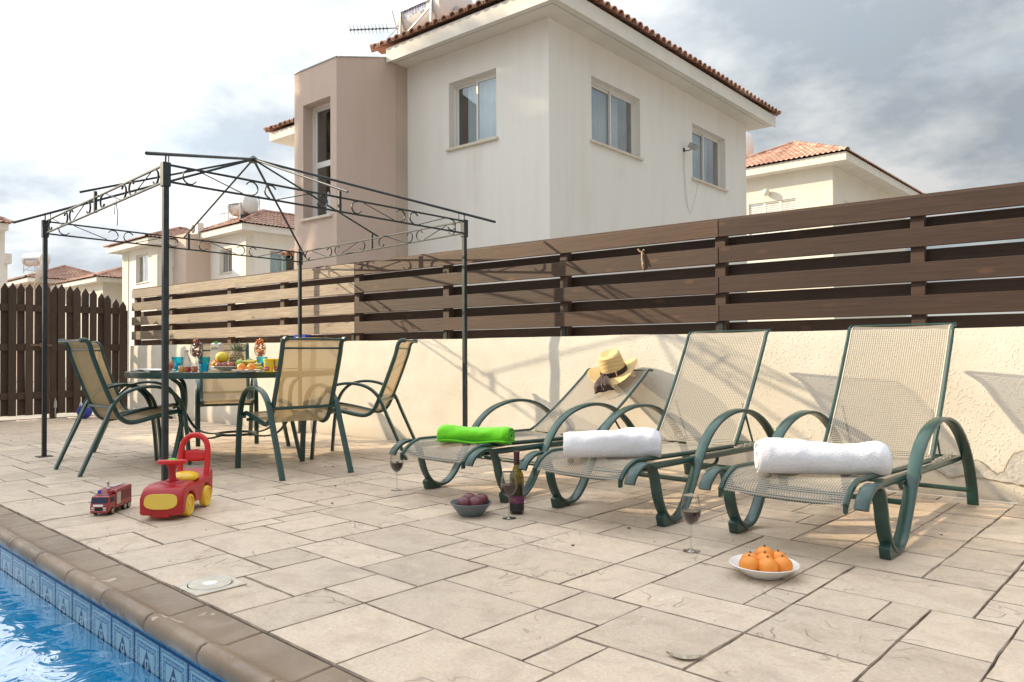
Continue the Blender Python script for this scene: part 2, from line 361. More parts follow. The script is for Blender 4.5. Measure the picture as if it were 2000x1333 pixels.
# the pool is a hole in the ground sheet
POOL = (-8.6, -0.9, -3.4, 1.125)
g = MB(); x0, x1, y0, y1 = POOL[0] - .1, POOL[1] + .1, POOL[2] - .1, POOL[3] + .1
for a, b, c, d in ((-900, 900, -900, y0), (-900, 900, y1, 900), (-900, x0, y0, y1), (x1, 900, y0, y1)):
    g.add([(a, c, -0.42), (b, c, -0.42), (b, d, -0.42), (a, d, -0.42)], [(0, 1, 2, 3)])
tag(g.build('ground', mat('dusty_ground', (0.36, 0.32, 0.27), 0.9, var=(0.6, 0.3), bump=(20, 0.3, 0.02))), 'pale dusty ground around the villas', 'ground', kind='structure')

# deck bed under the slabs (seen in the joints)
deck = thing('pool_deck', 'beige stamped concrete deck around the pool', 'deck', kind='structure')
bed = MB()
ys = lambda X: 4.84 + math.tan(WA) * (X + 9.69)
ZJ = -0.008
def sheet(m, poly, z=ZJ): m.add([(x, y, z) for x, y in poly], [tuple(range(len(poly)))])
sheet(bed, [(-12.9, 1.31), (-8.6, 1.31), (-0.9, 1.31), (3.4, 1.31), (3.4, ys(3.4)), (-12.9, ys(-12.9))])
sheet(bed, [(-0.62, 1.31), (-0.62, -9), (3.4, -9), (3.4, 1.31)])
sheet(bed, [(-12.9, 1.31), (-12.9, -9), (-8.85, -9), (-8.85, 1.31)])
sheet(bed, [(-8.85, -3.65), (-8.85, -9), (-0.62, -9), (-0.62, -3.65)])
bed.build('joint_bed', M_JOINT, deck, smooth=False)
def slab_mesh(w, h, rg, gap=0.0018):
    m = MB(); outl = []
    def edge(a, b, n):
        a = Vector(a); b = Vector(b); d = (b - a); nn = Vector((-d.y, d.x)).normalized()
        for i in range(n):
            t = i / n; j = rg.uniform(-0.0026, 0.0020) if i else 0
            outl.append(a + d * t + nn * j)
    g_ = gap + rg.uniform(-.0006, 0.0012); c = [rg.uniform(0, 0.002) for _ in range(8)]
    P = [(g_ + c[0], g_ + c[1]), (w - g_ - c[2], g_ + c[3]), (w - g_ - c[4], h - g_ - c[5]), (g_ + c[6], h - g_ - c[7])]
    nx = max(2, round(w / 0.11)); ny = max(2, round(h / 0.11))
    edge(P[0], P[1], nx); edge(P[1], P[2], ny); edge(P[2], P[3], nx); edge(P[3], P[0], ny)
    n = len(outl); cen = Vector((w / 2, h / 2)); tz = rg.uniform(-0.0012, 0.0012)
    r1 = [(p.x, p.y, -0.03) for p in outl]; r2 = [(p.x, p.y, -0.006) for p in outl]
    r3 = []
    for p in outl:
        q = p + (cen - p) * min(0.5, rg.uniform(.0012, .0048) / max(0.02, (cen - p).length)); r3.append((q.x, q.y, tz))
    fs = []
    for i in range(n):
        j = (i + 1) % n; fs += [(i, j, n + j, n + i), (n + i, n + j, 2 * n + j, 2 * n + i)]
    fs.append(tuple(range(2 * n, 3 * n)))
    m.add(r1 + r2 + r3, fs)
    me = m.mesh('paving_slab', M_SLAB, smooth=False); me.materials.append(M_EDGE)
    for p_ in me.polygons:
        if abs(p_.normal.z) < .97: p_.material_index = 1
    return me
U = 0.132; GX0, GX1, GY0 = -12.9, 3.4, 1.3135
nX = int((GX1 - GX0) / U); nY = 32
occ = set(); rg = random.Random(5); slabs = []
sizes = [(3, 2), (4, 2), (3, 3), (2, 2), (4, 3), (4, 3), (2, 3), (3, 2), (3, 3), (4, 3)]
for j in range(nY):
    for i in range(nX):
        if (i, j) in occ: continue
        opts = sizes[:]; rg.shuffle(opts); opts += [(2, 2), (2, 1), (1, 2), (1, 1)]
        for a, b in opts:
            if i + a > nX or j + b > nY: continue
            if any((i + p, j + q) in occ for p in range(a) for q in range(b)): continue
            for p in range(a):
                for q in range(b): occ.add((i + p, j + q))
            slabs.append((i, j, a, b)); break
vis = []; rest = MB(); cnt = 0
def slab_key(t):
    c = Vector((GX0 + (t[0] + t[2] / 2) * U, GY0 + (t[1] + t[3] / 2) * U, 0)); z = c.dot(fh)
    px = 1000 + FPX * c.dot(r0) / max(z, .1); inv = z > 0.6 and -150 < px < 2150 and c.y < ys(c.x)
    return (0 if inv else 1, z)
slabs.sort(key=slab_key)
for i, j, a, b in slabs:
    X, Y = GX0 + i * U, GY0 + j * U
    if Y > ys(X) - 0.01 or X < -12.86: continue
    hh = b * U
    if abs(X + a * U / 2 + 3.13) < 0.22 and Y < 1.45 and False: continue
    if Y + hh > ys(X) - 0.004: hh = ys(X) - 0.004 - Y
    if hh < 0.06: continue
    me = slab_mesh(a * U, hh, rg); cnt += 1
    if cnt <= 300: link('paving_slab', me, deck, (X, Y, 0))
    else:
        vs = [(v.co.x + X, v.co.y + Y, v.co.z) for v in me.vertices]; rest.add(vs, [tuple(p.vertices) for p in me.polygons])
# the deck strips on the other sides of the pool, out of the photograph
for (xa, xb, ya, yb) in ((-0.62, 3.4, -9, 1.31), (-12.9, -8.85, -9, 1.31), (-8.85, -0.62, -9, -3.65)):
    y = ya
    while y < yb - 0.05:
        x = xa
        while x < xb - 0.05:
            rest.b2((x + .006, y + .006, -.03), (min(x + .64, xb) - .006, min(y + .43, yb) - .006, 0)); x += .645
        y += .43
tag(rest.build('paving_slab', M_SLAB, deck, smooth=False), kind='stuff')

# coping
def cop_fn(nt, b, co):
    geo = nt.nodes.new('ShaderNodeNewGeometry'); P = geo.outputs['Position']; oi = nt.nodes.new('ShaderNodeObjectInfo')
    n = N(nt, 'ShaderNodeTexNoise'); n.inputs['Scale'].default_value = 4; n.inputs['Detail'].default_value = 7; LK(nt, P, n.inputs['Vector'])
    f = N(nt, 'ShaderNodeTexNoise'); f.inputs['Scale'].default_value = 260; f.inputs['Detail'].default_value = 2; LK(nt, P, f.inputs['Vector'])
    c = mixc(nt, ramp(nt, n.outputs[0], [(0.35, 0.0), (0.65, 1.0)]), (0.285, 0.20, 0.13), (0.215, 0.145, 0.092))
    c = mixc(nt, ramp(nt, f.outputs[0], [(0.35, 0.35), (0.65, 0.0)]), c, (0.13, 0.1, 0.075))
    w_ = N(nt, 'ShaderNodeTexNoise'); w_.inputs['Scale'].default_value = 6.5; w_.inputs['Detail'].default_value = 5; w_.inputs['Distortion'].default_value = 0.8; LK(nt, P, w_.inputs['Vector'])
    c = mixc(nt, ramp(nt, w_.outputs[0], [(0.66, 0.0), (0.69, 0.75)]), c, (0.52, 0.44, 0.35))
    hs = N(nt, 'ShaderNodeHueSaturation'); LK(nt, mth(nt, 'MULTIPLY_ADD', oi.outputs['Random'], 0.24, 0.88), hs.inputs['Value']); LK(nt, c, hs.inputs['Color']); LK(nt, hs.outputs[0], b.inputs['Base Color'])
    bp = N(nt, 'ShaderNodeBump'); bp.inputs['Strength'].default_value = 0.25; bp.inputs['Distance'].default_value = 0.003; LK(nt, f.outputs[0], bp.inputs['Height']); LK(nt, bp.outputs[0], b.inputs['Normal'])
    LK(nt, ramp(nt, w_.outputs[0], [(0.4, 0.3), (0.6, 0.62)]), b.inputs['Roughness'])
M_COP = mat('coping_concrete', (0.28, 0.22, 0.16), 0.5, spec=0.5, fn=cop_fn)
cop = thing('pool_coping', 'brown concrete coping stones with rolled nose along the pool edge', 'coping', kind='structure')
cprof = [(0.205, -0.05), (0.205, -0.004), (0.20, 0.0), (0.12, -0.003), (0.075, -0.006), (0.052, 0.0), (0.034, 0.014), (0.012, 0.020), (-0.008, 0.014), (-0.021, -0.002), (-0.024, -0.022), (-0.016, -0.042), (0.0, -0.052), (0.03, -0.055)]
def cope_mesh(L):
    m = MB(); nseg = 10; n = len(cprof); vs = []; fs = []
    xs = [0.004, 0.0085] + [L * k / 6 for k in range(1, 6)] + [L - 0.0085, L - 0.004]
    for k, x in enumerate(xs):
        sh = 0.004 if k in (0, len(xs) - 1) else 0.0
        for (y, z) in cprof: vs.append((x, y - (sh if y > .19 else 0) + (sh if y < -.01 else 0), z - sh))
    for k in range(len(xs) - 1):
        for q in range(n): fs.append((k * n + q, k * n + (q + 1) % n, (k + 1) * n + (q + 1) % n, (k + 1) * n + q))
    fs.append(tuple(range(n))); fs.append(tuple(range((len(xs) - 1) * n, len(xs) * n)))
    return m.add(vs, fs).mesh('coping_stone', M_COP)
cme = cope_mesh(0.41)
k = 0; X = -1.94 + 0.41 * 2
while X > -8.6:
    link('coping_stone', cme, cop, (X, 1.10, rnd.uniform(-.001, .001))); X -= 0.41
link('coping_stone', cope_mesh(0.22), cop, (-1.94 + 0.41 * 3, 1.10, 0))
for k in range(11): # the other long side and the short ends
    link('coping_stone', cme, cop, (-1.06 - k * .41 - .41 * 0, -3.375, 0), (0, 0, math.pi))
for k in range(8):
    link('coping_stone', cme, cop, (-5.57 - k * .38, -3.375, 0), (0, 0, math.pi))
for k in range(11):
    link('coping_stone', cme, cop, (-0.875, 0.88 - (k - 0) * .41, 0), (0, 0, -math.pi / 2)) if k else None
    link('coping_stone', cme, cop, (-8.625, 0.47 - k * .41 + 0.2, 0), (0, 0, math.pi / 2))
cbed = MB(); cbed.b2((-8.83, 1.13, -.4), (-.66, 1.30, -.045)); cbed.b2((-8.83, -3.6, -.4), (-.66, -3.42, -.06)); cbed.b2((-.86, -3.4, -.4), (-.66, 1.12, -.06)); cbed.b2((-8.83, -3.4, -.4), (-8.64, 1.12, -.06))
cbed.build('coping_bed', M_JOINT, cop, smooth=False)

# basin and waterline tiles
def tile_fn(nt, b, co):
    uv = N(nt, 'ShaderNodeUVMap'); sp = N(nt, 'ShaderNodeSeparateXYZ'); LK(nt, uv.outputs[0], sp.inputs[0])
    u_ = mth(nt, 'ABSOLUTE', mth(nt, 'SUBTRACT', sp.outputs[0], 0.5)); v_ = sp.outputs[1]; vv = mth(nt, 'ABSOLUTE', mth(nt, 'SUBTRACT', v_, 0.5))
    d = mth(nt, 'MAXIMUM', u_, vv)
    blue, pale, navy = (0.03, 0.16, 0.32), (0.24, 0.42, 0.50), (0.010, 0.045, 0.15)
    c = ramp(nt, d, [(0.0, pale), (0.285, navy), (0.30, blue), (0.36, navy), (0.372, pale), (0.425, navy), (0.435, blue), (0.475, navy)], 'CONSTANT')
    nz = N(nt, 'ShaderNodeTexNoise'); nz.inputs['Scale'].default_value = 38; nz.inputs['Detail'].default_value = 2; LK(nt, uv.outputs[0], nz.inputs['Vector'])
    inb = mth(nt, 'MULTIPLY', mth(nt, 'GREATER_THAN', d, 0.30), mth(nt, 'LESS_THAN', d, 0.36))
    inb2 = mth(nt, 'MULTIPLY', mth(nt, 'GREATER_THAN', d, 0.435), mth(nt, 'LESS_THAN', d, 0.475))
    c = mixc(nt, mth(nt, 'MULTIPLY', mth(nt, 'ADD', inb, inb2), mth(nt, 'GREATER_THAN', nz.outputs[0], 0.5)), c, pale)
    inside = mth(nt, 'LESS_THAN', d, 0.285)
    tri = mth(nt, 'LESS_THAN', u_, mth(nt, 'MULTIPLY', mth(nt, 'SUBTRACT', 0.79, v_), 0.62))
    dia = mth(nt, 'LESS_THAN', u_, mth(nt, 'MULTIPLY', mth(nt, 'SUBTRACT', v_, 0.27), 0.8))
    hs = mth(nt, 'MULTIPLY', mth(nt, 'MULTIPLY', tri, dia), inside); c = mixc(nt, hs, c, navy)
    win = mth(nt, 'MULTIPLY', mth(nt, 'LESS_THAN', u_, 0.07), mth(nt, 'LESS_THAN', mth(nt, 'ABSOLUTE', mth(nt, 'SUBTRACT', v_, 0.56)), 0.085)); c = mixc(nt, win, c, pale)
    wi2 = mth(nt, 'MULTIPLY', mth(nt, 'LESS_THAN', u_, 0.035), mth(nt, 'LESS_THAN', mth(nt, 'ABSOLUTE', mth(nt, 'SUBTRACT', v_, 0.56)), 0.045)); c = mixc(nt, wi2, c, navy)
    LK(nt, c, b.inputs['Base Color'])
M_TILE = mat('printed_waterline_tile', (0.1, 0.3, 0.5), 0.15, fn=tile_fn)
def marb_fn(nt, b, co):
    n = N(nt, 'ShaderNodeTexNoise'); n.inputs['Scale'].default_value = 22; n.inputs['Detail'].default_value = 5; n.inputs['Distortion'].default_value = 1.5; LK(nt, co.outputs['Object'], n.inputs['Vector'])
    LK(nt, ramp(nt, n.outputs[0], [(0.3, (0.012, 0.12, 0.32)), (0.55, (0.03, 0.22, 0.46)), (0.75, (0.12, 0.38, 0.58))]), b.inputs['Base Color'])
M_MARB = mat('blue_marbled_liner', (0.03, 0.2, 0.45), 0.2, fn=marb_fn)
basin = thing('pool_basin', 'blue lined swimming pool basin', 'pool', kind='structure')
bs = MB(); a, b, c, d = POOL; zb = -1.5
bs.add([(a, c, zb), (b, c, zb), (b, d, zb), (a, d, zb), (a, c, -.04), (b, c, -.04), (b, d, -.04), (a, d, -.04)], [(0, 1, 2, 3), (0, 4, 5, 1), (1, 5, 6, 2), (2, 6, 7, 3), (3, 7, 4, 0)])
bs.build('liner', M_MARB, basin, smooth=False)
TW = 0.225; tm = MB(); tm.add([(0, -.004, 0), (TW - .003, -.004, 0), (TW - .003, -.004, TW), (0, -.004, TW), (0, 0, 0), (TW - .003, 0, 0), (TW - .003, 0, TW), (0, 0, TW)],
    [(0, 1, 2, 3), (0, 4, 5, 1), (1, 5, 6, 2), (2, 6, 7, 3), (3, 7, 4, 0)], [[(0, 0), (1, 0), (1, 1), (0, 1)]] + [[(0, 0)] * 4] * 4)
tme = tm.mesh('waterline_tile', M_TILE, smooth=False)
for k in range(32): link('waterline_tile', tme, basin, (-1.15 - TW * (k + 1), d - .001, -.088 - TW))
# water
wt = MB(); nu, nv = 150, 70
def wv(u, v):
    x = a + .003 + (b - a - .006) * u; y = c + .003 + (d - c - .012) * v
    h = 0.005 * mnoise.noise(Vector((x * 2.2, y * 3.2, 0))) + 0.003 * mnoise.noise(Vector((x * 5, y * 8, 3)))
    return (x, y, -0.205 + h)
wt.grid(wv, nu, nv)
def water_mat():
    m = bpy.data.materials.new('pool_water'); m.use_nodes = True; nt = m.node_tree; nt.nodes.clear()
    co = N(nt, 'ShaderNodeTexCoord')
    n = N(nt, 'ShaderNodeTexNoise'); n.inputs['Scale'].default_value = 6; n.inputs['Detail'].default_value = 2; n.inputs['Distortion'].default_value = 1.0; LK(nt, co.outputs['Object'], n.inputs['Vector'])
    bp = N(nt, 'ShaderNodeBump'); bp.inputs['Strength'].default_value = 0.6; bp.inputs['Distance'].default_value = 0.016; LK(nt, n.outputs[0], bp.inputs['Height'])
    tr = N(nt, 'ShaderNodeBsdfTransparent'); tr.inputs[0].default_value = (0.25, 0.72, 0.95, 1)
    df = N(nt, 'ShaderNodeBsdfDiffuse'); df.inputs[0].default_value = (0.001, 0.33, 0.70, 1)
    gl = N(nt, 'ShaderNodeBsdfGlossy'); gl.inputs['Roughness'].default_value = 0.015; LK(nt, bp.outputs[0], gl.inputs['Normal'])
    fr = N(nt, 'ShaderNodeFresnel'); fr.inputs['IOR'].default_value = 1.33; LK(nt, bp.outputs[0], fr.inputs['Normal'])
    m1 = N(nt, 'ShaderNodeMixShader'); m1.inputs[0].default_value = 0.86; LK(nt, tr.outputs[0], m1.inputs[1]); LK(nt, df.outputs[0], m1.inputs[2])
    m2 = N(nt, 'ShaderNodeMixShader'); LK(nt, mth(nt, 'MULTIPLY', mth(nt, 'POWER', fr.outputs[0], 1.3), 0.55), m2.inputs[0]); LK(nt, m1.outputs[0], m2.inputs[1]); LK(nt, gl.outputs[0], m2.inputs[2])
    o = N(nt, 'ShaderNodeOutputMaterial'); LK(nt, m2.outputs[0], o.inputs[0]); return m
tag(wt.build('pool_water', water_mat()), 'rippled blue pool water', 'water', kind='structure')

# ------------------------------------------------------------------ boundary wall
wl = MB(T=Matrix.Translation(W0) @ Matrix.Rotation(WA, 4, 'Z'))
nu, nv = 150, 14
HW = 1.075
PEEL = [(8.38, .17), (8.46, .12), (8.55, .145), (8.75, .125), (8.9, .11), (9.12, .125), (9.3, .10), (9.46, .15), (9.58, .21), (9.5, .27), (9.38, .25), (9.3, .33), (9.15, .30), (9.05, .36), (8.93, .325), (8.83, .315), (8.79, .27), (8.76, .19), (8.72, .165), (8.63, .245), (8.55, .235), (8.5, .215), (8.42, .21)]
wl.grid(lambda u, v: (-2.72 + 15.2 * u, -0.006 * (mnoise.noise(Vector((u * 40, v * 5, 0))) + 1) * (1 if 0.02 < v < .98 else 0), (HW + 0.006 * mnoise.noise(Vector((u * 25, 9, 0)))) * v), nu, nv)
wl.add([(-2.72, .2, 0), (12.48, .2, 0), (12.48, .2, HW - .004), (-2.72, .2, HW - .004), (-2.72, 0, HW - .004), (12.48, 0, HW - .004), (-2.72, 0, 0), (12.48, 0, 0)], [(0, 3, 2, 1), (3, 4, 5, 2), (0, 6, 4, 3), (1, 2, 5, 7)])
bw = tag(wl.build('boundary_wall', M_WALL), 'low cream stucco boundary wall with peeling paint near the floor', 'wall')
# bare patch where the paint has flaked off: thin rough plaster with a raised torn rim
T_W = Matrix.Translation(W0) @ Matrix.Rotation(WA, 4, 'Z')
def rough_poly(pts, n=6, amp=.013, seed=0):
    out = []
    for i in range(len(pts)):
        p, q = Vector(pts[i]), Vector(pts[(i + 1) % len(pts)])
        for k in range(n):
            v = p.lerp(q, k / n); out.append(v + Vector((mnoise.noise(Vector((v.x * 38, v.y * 38, seed))), mnoise.noise(Vector((v.x * 38, v.y * 38, seed + 7))))) * amp)
    return out
pp = rough_poly(PEEL)
pm = MB(T=T_W); pm.prism([(p.x, p.y) for p in pp], -.012, -.0155, 'y')
pm.build('bare_plaster_patch', mat('bare_plaster', (0.56, 0.53, 0.48), 0.9, var=(25, 0.25), bump=(60, .5, .01)), bw, smooth=False)
rm = MB(T=T_W); rm.tube([(p.x, -.0145, p.y) for p in pp], .0028, 5, closed=True); rm.build('torn_paint_edge', mat('torn_paint', (0.34, 0.25, 0.16), 0.9), bw)

# ------------------------------------------------------------------ slat fence on the wall
fence = thing('slat_fence', 'long horizontal plank fence on top of the cream wall', 'fence', tuple(wp(0)), WA)
FOFF = 0.085; PH = 0.128; PT = 0.022
tops = [1.945, 1.738, 1.515, 1.292]
joints = [-2.72, -1.56, 2.62, 6.92, 12.4]
def plank(name, L, h, t, m, bev=.003):
    return MB().b2((0, -t / 2, -h / 2), (L, t / 2, h / 2)).mesh(name, m, smooth=False, bevel=bev)
for r_i, tp in enumerate(tops):
    for j in range(4):
        s0, s1 = joints[j] + .002, joints[j + 1] - .002
        wmat = M_WOODG if j < 2 else M_WOOD
        cc = [(.9, .86, .82), (1.2, 1.15, 1.08), (1.0, .95, .9), (1.0, .95, .9)][j]
        if j == 2: cc = [(.78, .70, .62), (.55, .50, .44), (.44, .385, .345), (.60, .52, .47)][r_i]
        if j == 1 and r_i == 3: cc = (1.3, 1.25, 1.18)
        if j == 3: cc = (.42, .355, .32)
        link('plank', plank('plank', s1 - s0, PH, PT, wmat), fence, (s0, FOFF - .1 + .04 + rnd.uniform(-.002, .002), tp - PH / 2 + rnd.uniform(-.004, .004)), (rnd.uniform(-.01, .01), rnd.uniform(-.0008, .0008), 0), cc)
rear = [1.808, 1.592, 1.368, 1.142]
for r_i, tp in enumerate(rear):
    for j in range(4):
        s0, s1 = joints[j] + .002, joints[j + 1] - .002
        link('plank', plank('plank', s1 - s0, PH, PT, M_WOOD), fence, (s0, FOFF + .06 + .02, tp - PH / 2 + .02), (0, 0, 0), (.6, .55, .52) if j > 1 else (1.1, 1.0, .92))
for i, s in enumerate([-2.66, -1.56, 0.0, 1.2, 2.62, 4.0, 5.45, 6.92, 8.29, 9.7, 11.1, 12.3]):
    p = MB().b2((-.042, -.035, 0), (.042, .035, 1.925 - HW)); link('post', p.mesh('post', M_WOOD, smooth=False, bevel=.003), fence, (s, FOFF - .003, HW), None, (.62, .55, .5) if i > 3 else (1.0, .92, .85))
for i, s in enumerate([2.56, 4.0, 5.45, 6.92]):
    link('post_bracket', MB().b2((-.02, -.004, 0), (.02, .004, .13)).mesh('post_bracket', M_IRON, smooth=False), fence, (s + .0, FOFF - .045, HW - .0))
cap = MB()
for j in range(4): cap.b2((joints[j] + .003, .0, 0), (joints[j + 1] - .003, .06, .016))
cap.build('cap_strip', M_WOOD, fence, smooth=False, loc=(0, FOFF - .055, 1.9465), color=(.7, .62, .56))
# string loop tied round a plank
stp = spl([(6.26, .01, 1.755), (6.265, .003, 1.70), (6.27, .004, 1.63), (6.272, .03, 1.605), (6.268, .05, 1.64), (6.265, .05, 1.72), (6.26, .03, 1.752), (6.255, .008, 1.756), (6.24, 0, 1.77), (6.23, -.004, 1.785)], 4)
st = MB(T=T_W)
st.tube([p + Vector((0, -.004, 0)) for p in stp], .006, 6); st.tube([p + Vector((.006, -.012, -.004)) for p in spl([(6.26, .012, 1.75), (6.262, .0, 1.70), (6.275, 0, 1.66)], 4)], .005, 6); st.tube(spl([(6.26, 0, 1.755), (6.285, -.008, 1.775), (6.29, -.01, 1.765)], 3), .003, 5)
tag(st.build('string_loop', mat('hemp_string', (0.55, 0.42, 0.24), 0.9, bump=(300, .6, .002))), 'frayed hemp string tied around a fence plank', 'string')

# ------------------------------------------------------------------ picket gate
gate = thing('picket_gate', 'dark brown picket gate with pointed arched tops at the far left', 'gate', (-12.6, 0, 0))
def picket(w, h, m=M_PICK): 
    return MB().prism([(-w / 2, 0), (w / 2, 0), (w / 2, h - .085), (0, h), (-w / 2, h - .085)], -.009, .009, 'x').mesh('picket', m, smooth=False, bevel=.0015)
def gtop(y): return 1.99 - 0.30 * max(0, (y - 3.75)) ** 2 * 1.05 - 0.04 * max(0, 3.6 - y) ** 2
y = 4.58; k = 0
while y > 1.1:
    h = gtop(y) - .07
    o = link('picket', picket(.098, h), gate, (.03 if k % 2 == 0 else -.03, y, .07 + rnd.uniform(-.006, .006)), (rnd.uniform(-.006, .006), 0, 0), (rnd.uniform(.85, 1.2),) * 3)
    y -= (.130 if k % 2 else .083) + rnd.uniform(-.004, .006); k += 1
for z in (0.35, 1.05, 1.62): link('rail', MB().b2((-.02, 1.1, -.05), (.02, 4.62, .05)).mesh('rail', M_PICK, smooth=False, bevel=.002), gate, (0, 0, z))
for yy in (4.62, 3.62, 1.15): link('gate_post', MB().b2((-.0165, -.045, 0), (.0165, .045, gtop(yy) - .12)).mesh('gate_post', M_PICK, smooth=False, bevel=.003), gate, (.0, yy, 0.001))
link('drop_bolt', MB().tube([(0, 0, .02), (0, 0, .30)], .008, 6).b2((-.004, -.02, .16), (.004, .02, .26)).mesh('drop_bolt', M_STEEL), gate, (.045, 3.64, 0))
link('latch', MB().b2((-.006, -.14, -.015), (.006, .14, .015)).b2((0, -.02, -.03), (.02, .02, .03)).mesh('latch', mat('rusty_latch', (.2, .13, .08), .6, .4)), gate, (.047, 3.45, 1.08))

# ================================================================== HOUSES
def render_fn(c, amt=.16):
    def f(nt, b, co):
        mp_ = N(nt, 'ShaderNodeMapping'); mp_.inputs['Scale'].default_value = (3.5, 3.5, .35); LK(nt, co.outputs['Object'], mp_.inputs[0])
        n = N(nt, 'ShaderNodeTexNoise'); n.inputs['Scale'].default_value = 1.0; n.inputs['Detail'].default_value = 7; n.inputs['Roughness'].default_value = .65; LK(nt, mp_.outputs[0], n.inputs['Vector'])
        n2_ = N(nt, 'ShaderNodeTexNoise'); n2_.inputs['Scale'].default_value = .9; n2_.inputs['Detail'].default_value = 6; LK(nt, co.outputs['Object'], n2_.inputs['Vector'])
        n3_ = N(nt, 'ShaderNodeTexNoise'); n3_.inputs['Scale'].default_value = 38; n3_.inputs['Detail'].default_value = 5; LK(nt, co.outputs['Object'], n3_.inputs['Vector'])
        k_ = mth(nt, 'MULTIPLY', ramp(nt, n.outputs[0], [(.45, 0.0), (.75, 1.0)]), ramp(nt, n2_.outputs[0], [(.35, .2), (.65, 1.0)]))
        cc_ = mixc(nt, k_, c, tuple(x * (1 - amt) * y for x, y in zip(c, (1, .97, .92))))
        LK(nt, mixc(nt, ramp(nt, n3_.outputs[0], [(.4, 0.0), (.7, .12)]), cc_, tuple(x * .8 for x in c)), b.inputs['Base Color'])
        bp = N(nt, 'ShaderNodeBump'); bp.inputs['Strength'].default_value = .3; bp.inputs['Distance'].default_value = .006; LK(nt, n3_.outputs[0], bp.inputs['Height']); LK(nt, bp.outputs[0], b.inputs['Normal'])
    return f
M_HOUSE = mat('white_render', (0.76, 0.73, 0.67), 0.85, spec=0.2, fn=render_fn((0.80, 0.775, 0.73), .10))
M_HCREAM = mat('cream_render', (0.76, 0.715, 0.62), 0.85, spec=0.2, var=(1.0, 0.07), bump=(40, .2, .006))
M_PINK = mat('terracotta_pink_render', (0.60, 0.46, 0.375), 0.85, spec=0.2, fn=render_fn((0.60, 0.475, 0.405), .14))
M_PINKL = mat('pale_pink_render', (0.60, 0.49, 0.42), 0.85, spec=0.2, var=(1.4, 0.08))
M_FASC = mat('fascia_paint', (0.76, 0.725, 0.66), 0.75, spec=0.2, var=(2, 0.08))
M_ALU = mat('white_aluminium', (0.72, 0.70, 0.66), 0.35, spec=0.5)
M_SILL = mat('sill_stone', (0.68, 0.61, 0.50), 0.6, var=(12, .12))
M_PANE = glass_mat('window_glass', (0.86, 0.93, 0.95), 1.3, 0.01)
M_CURT = mat('net_curtain', (0.84, 0.87, 0.88), 0.9, spec=0.1)
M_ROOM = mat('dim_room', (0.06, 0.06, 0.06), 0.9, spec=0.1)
def tile_c_fn(nt, b, co):
    geo = nt.nodes.new('ShaderNodeNewGeometry'); P = geo.outputs['Position']; oi = nt.nodes.new('ShaderNodeObjectInfo')
    n = N(nt, 'ShaderNodeTexNoise'); n.inputs['Scale'].default_value = 3.2; n.inputs['Detail'].default_value = 5; LK(nt, P, n.inputs['Vector'])
    c = ramp(nt, n.outputs[0], [(0.3, (0.34, 0.165, 0.115)), (0.5, (0.42, 0.245, 0.18)), (0.7, (0.48, 0.355, 0.28))])
    f = N(nt, 'ShaderNodeTexNoise'); f.inputs['Scale'].default_value = 30; f.inputs['Detail'].default_value = 4; LK(nt, P, f.inputs['Vector'])
    c = mixc(nt, ramp(nt, f.outputs[0], [(0.5, 0.0), (0.75, 0.6)]), c, (0.22, 0.12, 0.09))
    hs = N(nt, 'ShaderNodeHueSaturation'); LK(nt, mth(nt, 'MULTIPLY_ADD', oi.outputs['Random'], 0.5, 0.75), hs.inputs['Value']); LK(nt, c, hs.inputs['Color'])
    LK(nt, hs.outputs[0], b.inputs['Base Color'])
M_TILEC = mat('clay_tile', (0.45, 0.2, 0.12), 0.75, spec=0.25, fn=tile_c_fn, )
M_TANK = mat('tank_white', (0.74, 0.73, 0.71), 0.4, var=(3, .08))
M_INK = mat('blue_print', (0.05, 0.11, 0.42), 0.5)

def wall_panel(mb, W, Hh, ops, dep=0.2):
    """rect W x Hh in local (u,0,z) of mb.T with real openings; reveals go to y=-dep"""
    us = sorted({0, W} | {o[0] for o in ops} | {o[1] for o in ops}); zs = sorted({0, Hh} | {o[2] for o in ops} | {o[3] for o in ops})
    for i in range(len(us) - 1):
        for j in range(len(zs) - 1):
            cu, cz = (us[i] + us[i + 1]) / 2, (zs[j] + zs[j + 1]) / 2
            if any(o[0] < cu < o[1] and o[2] < cz < o[3] for o in ops): continue
            mb.add([(us[i], 0, zs[j]), (us[i + 1], 0, zs[j]), (us[i + 1], 0, zs[j + 1]), (us[i], 0, zs[j + 1])], [(0, 1, 2, 3)])
    for a, b, c, d in ops:
        mb.add([(a, 0, c), (b, 0, c), (b, 0, d), (a, 0, d), (a, -dep, c), (b, -dep, c), (b, -dep, d), (a, -dep, d)], [(0, 1, 5, 4), (1, 2, 6, 5), (2, 3, 7, 6), (3, 0, 4, 7)])
def fbox(T, a, b): return MB(T=T).b2(a, b)
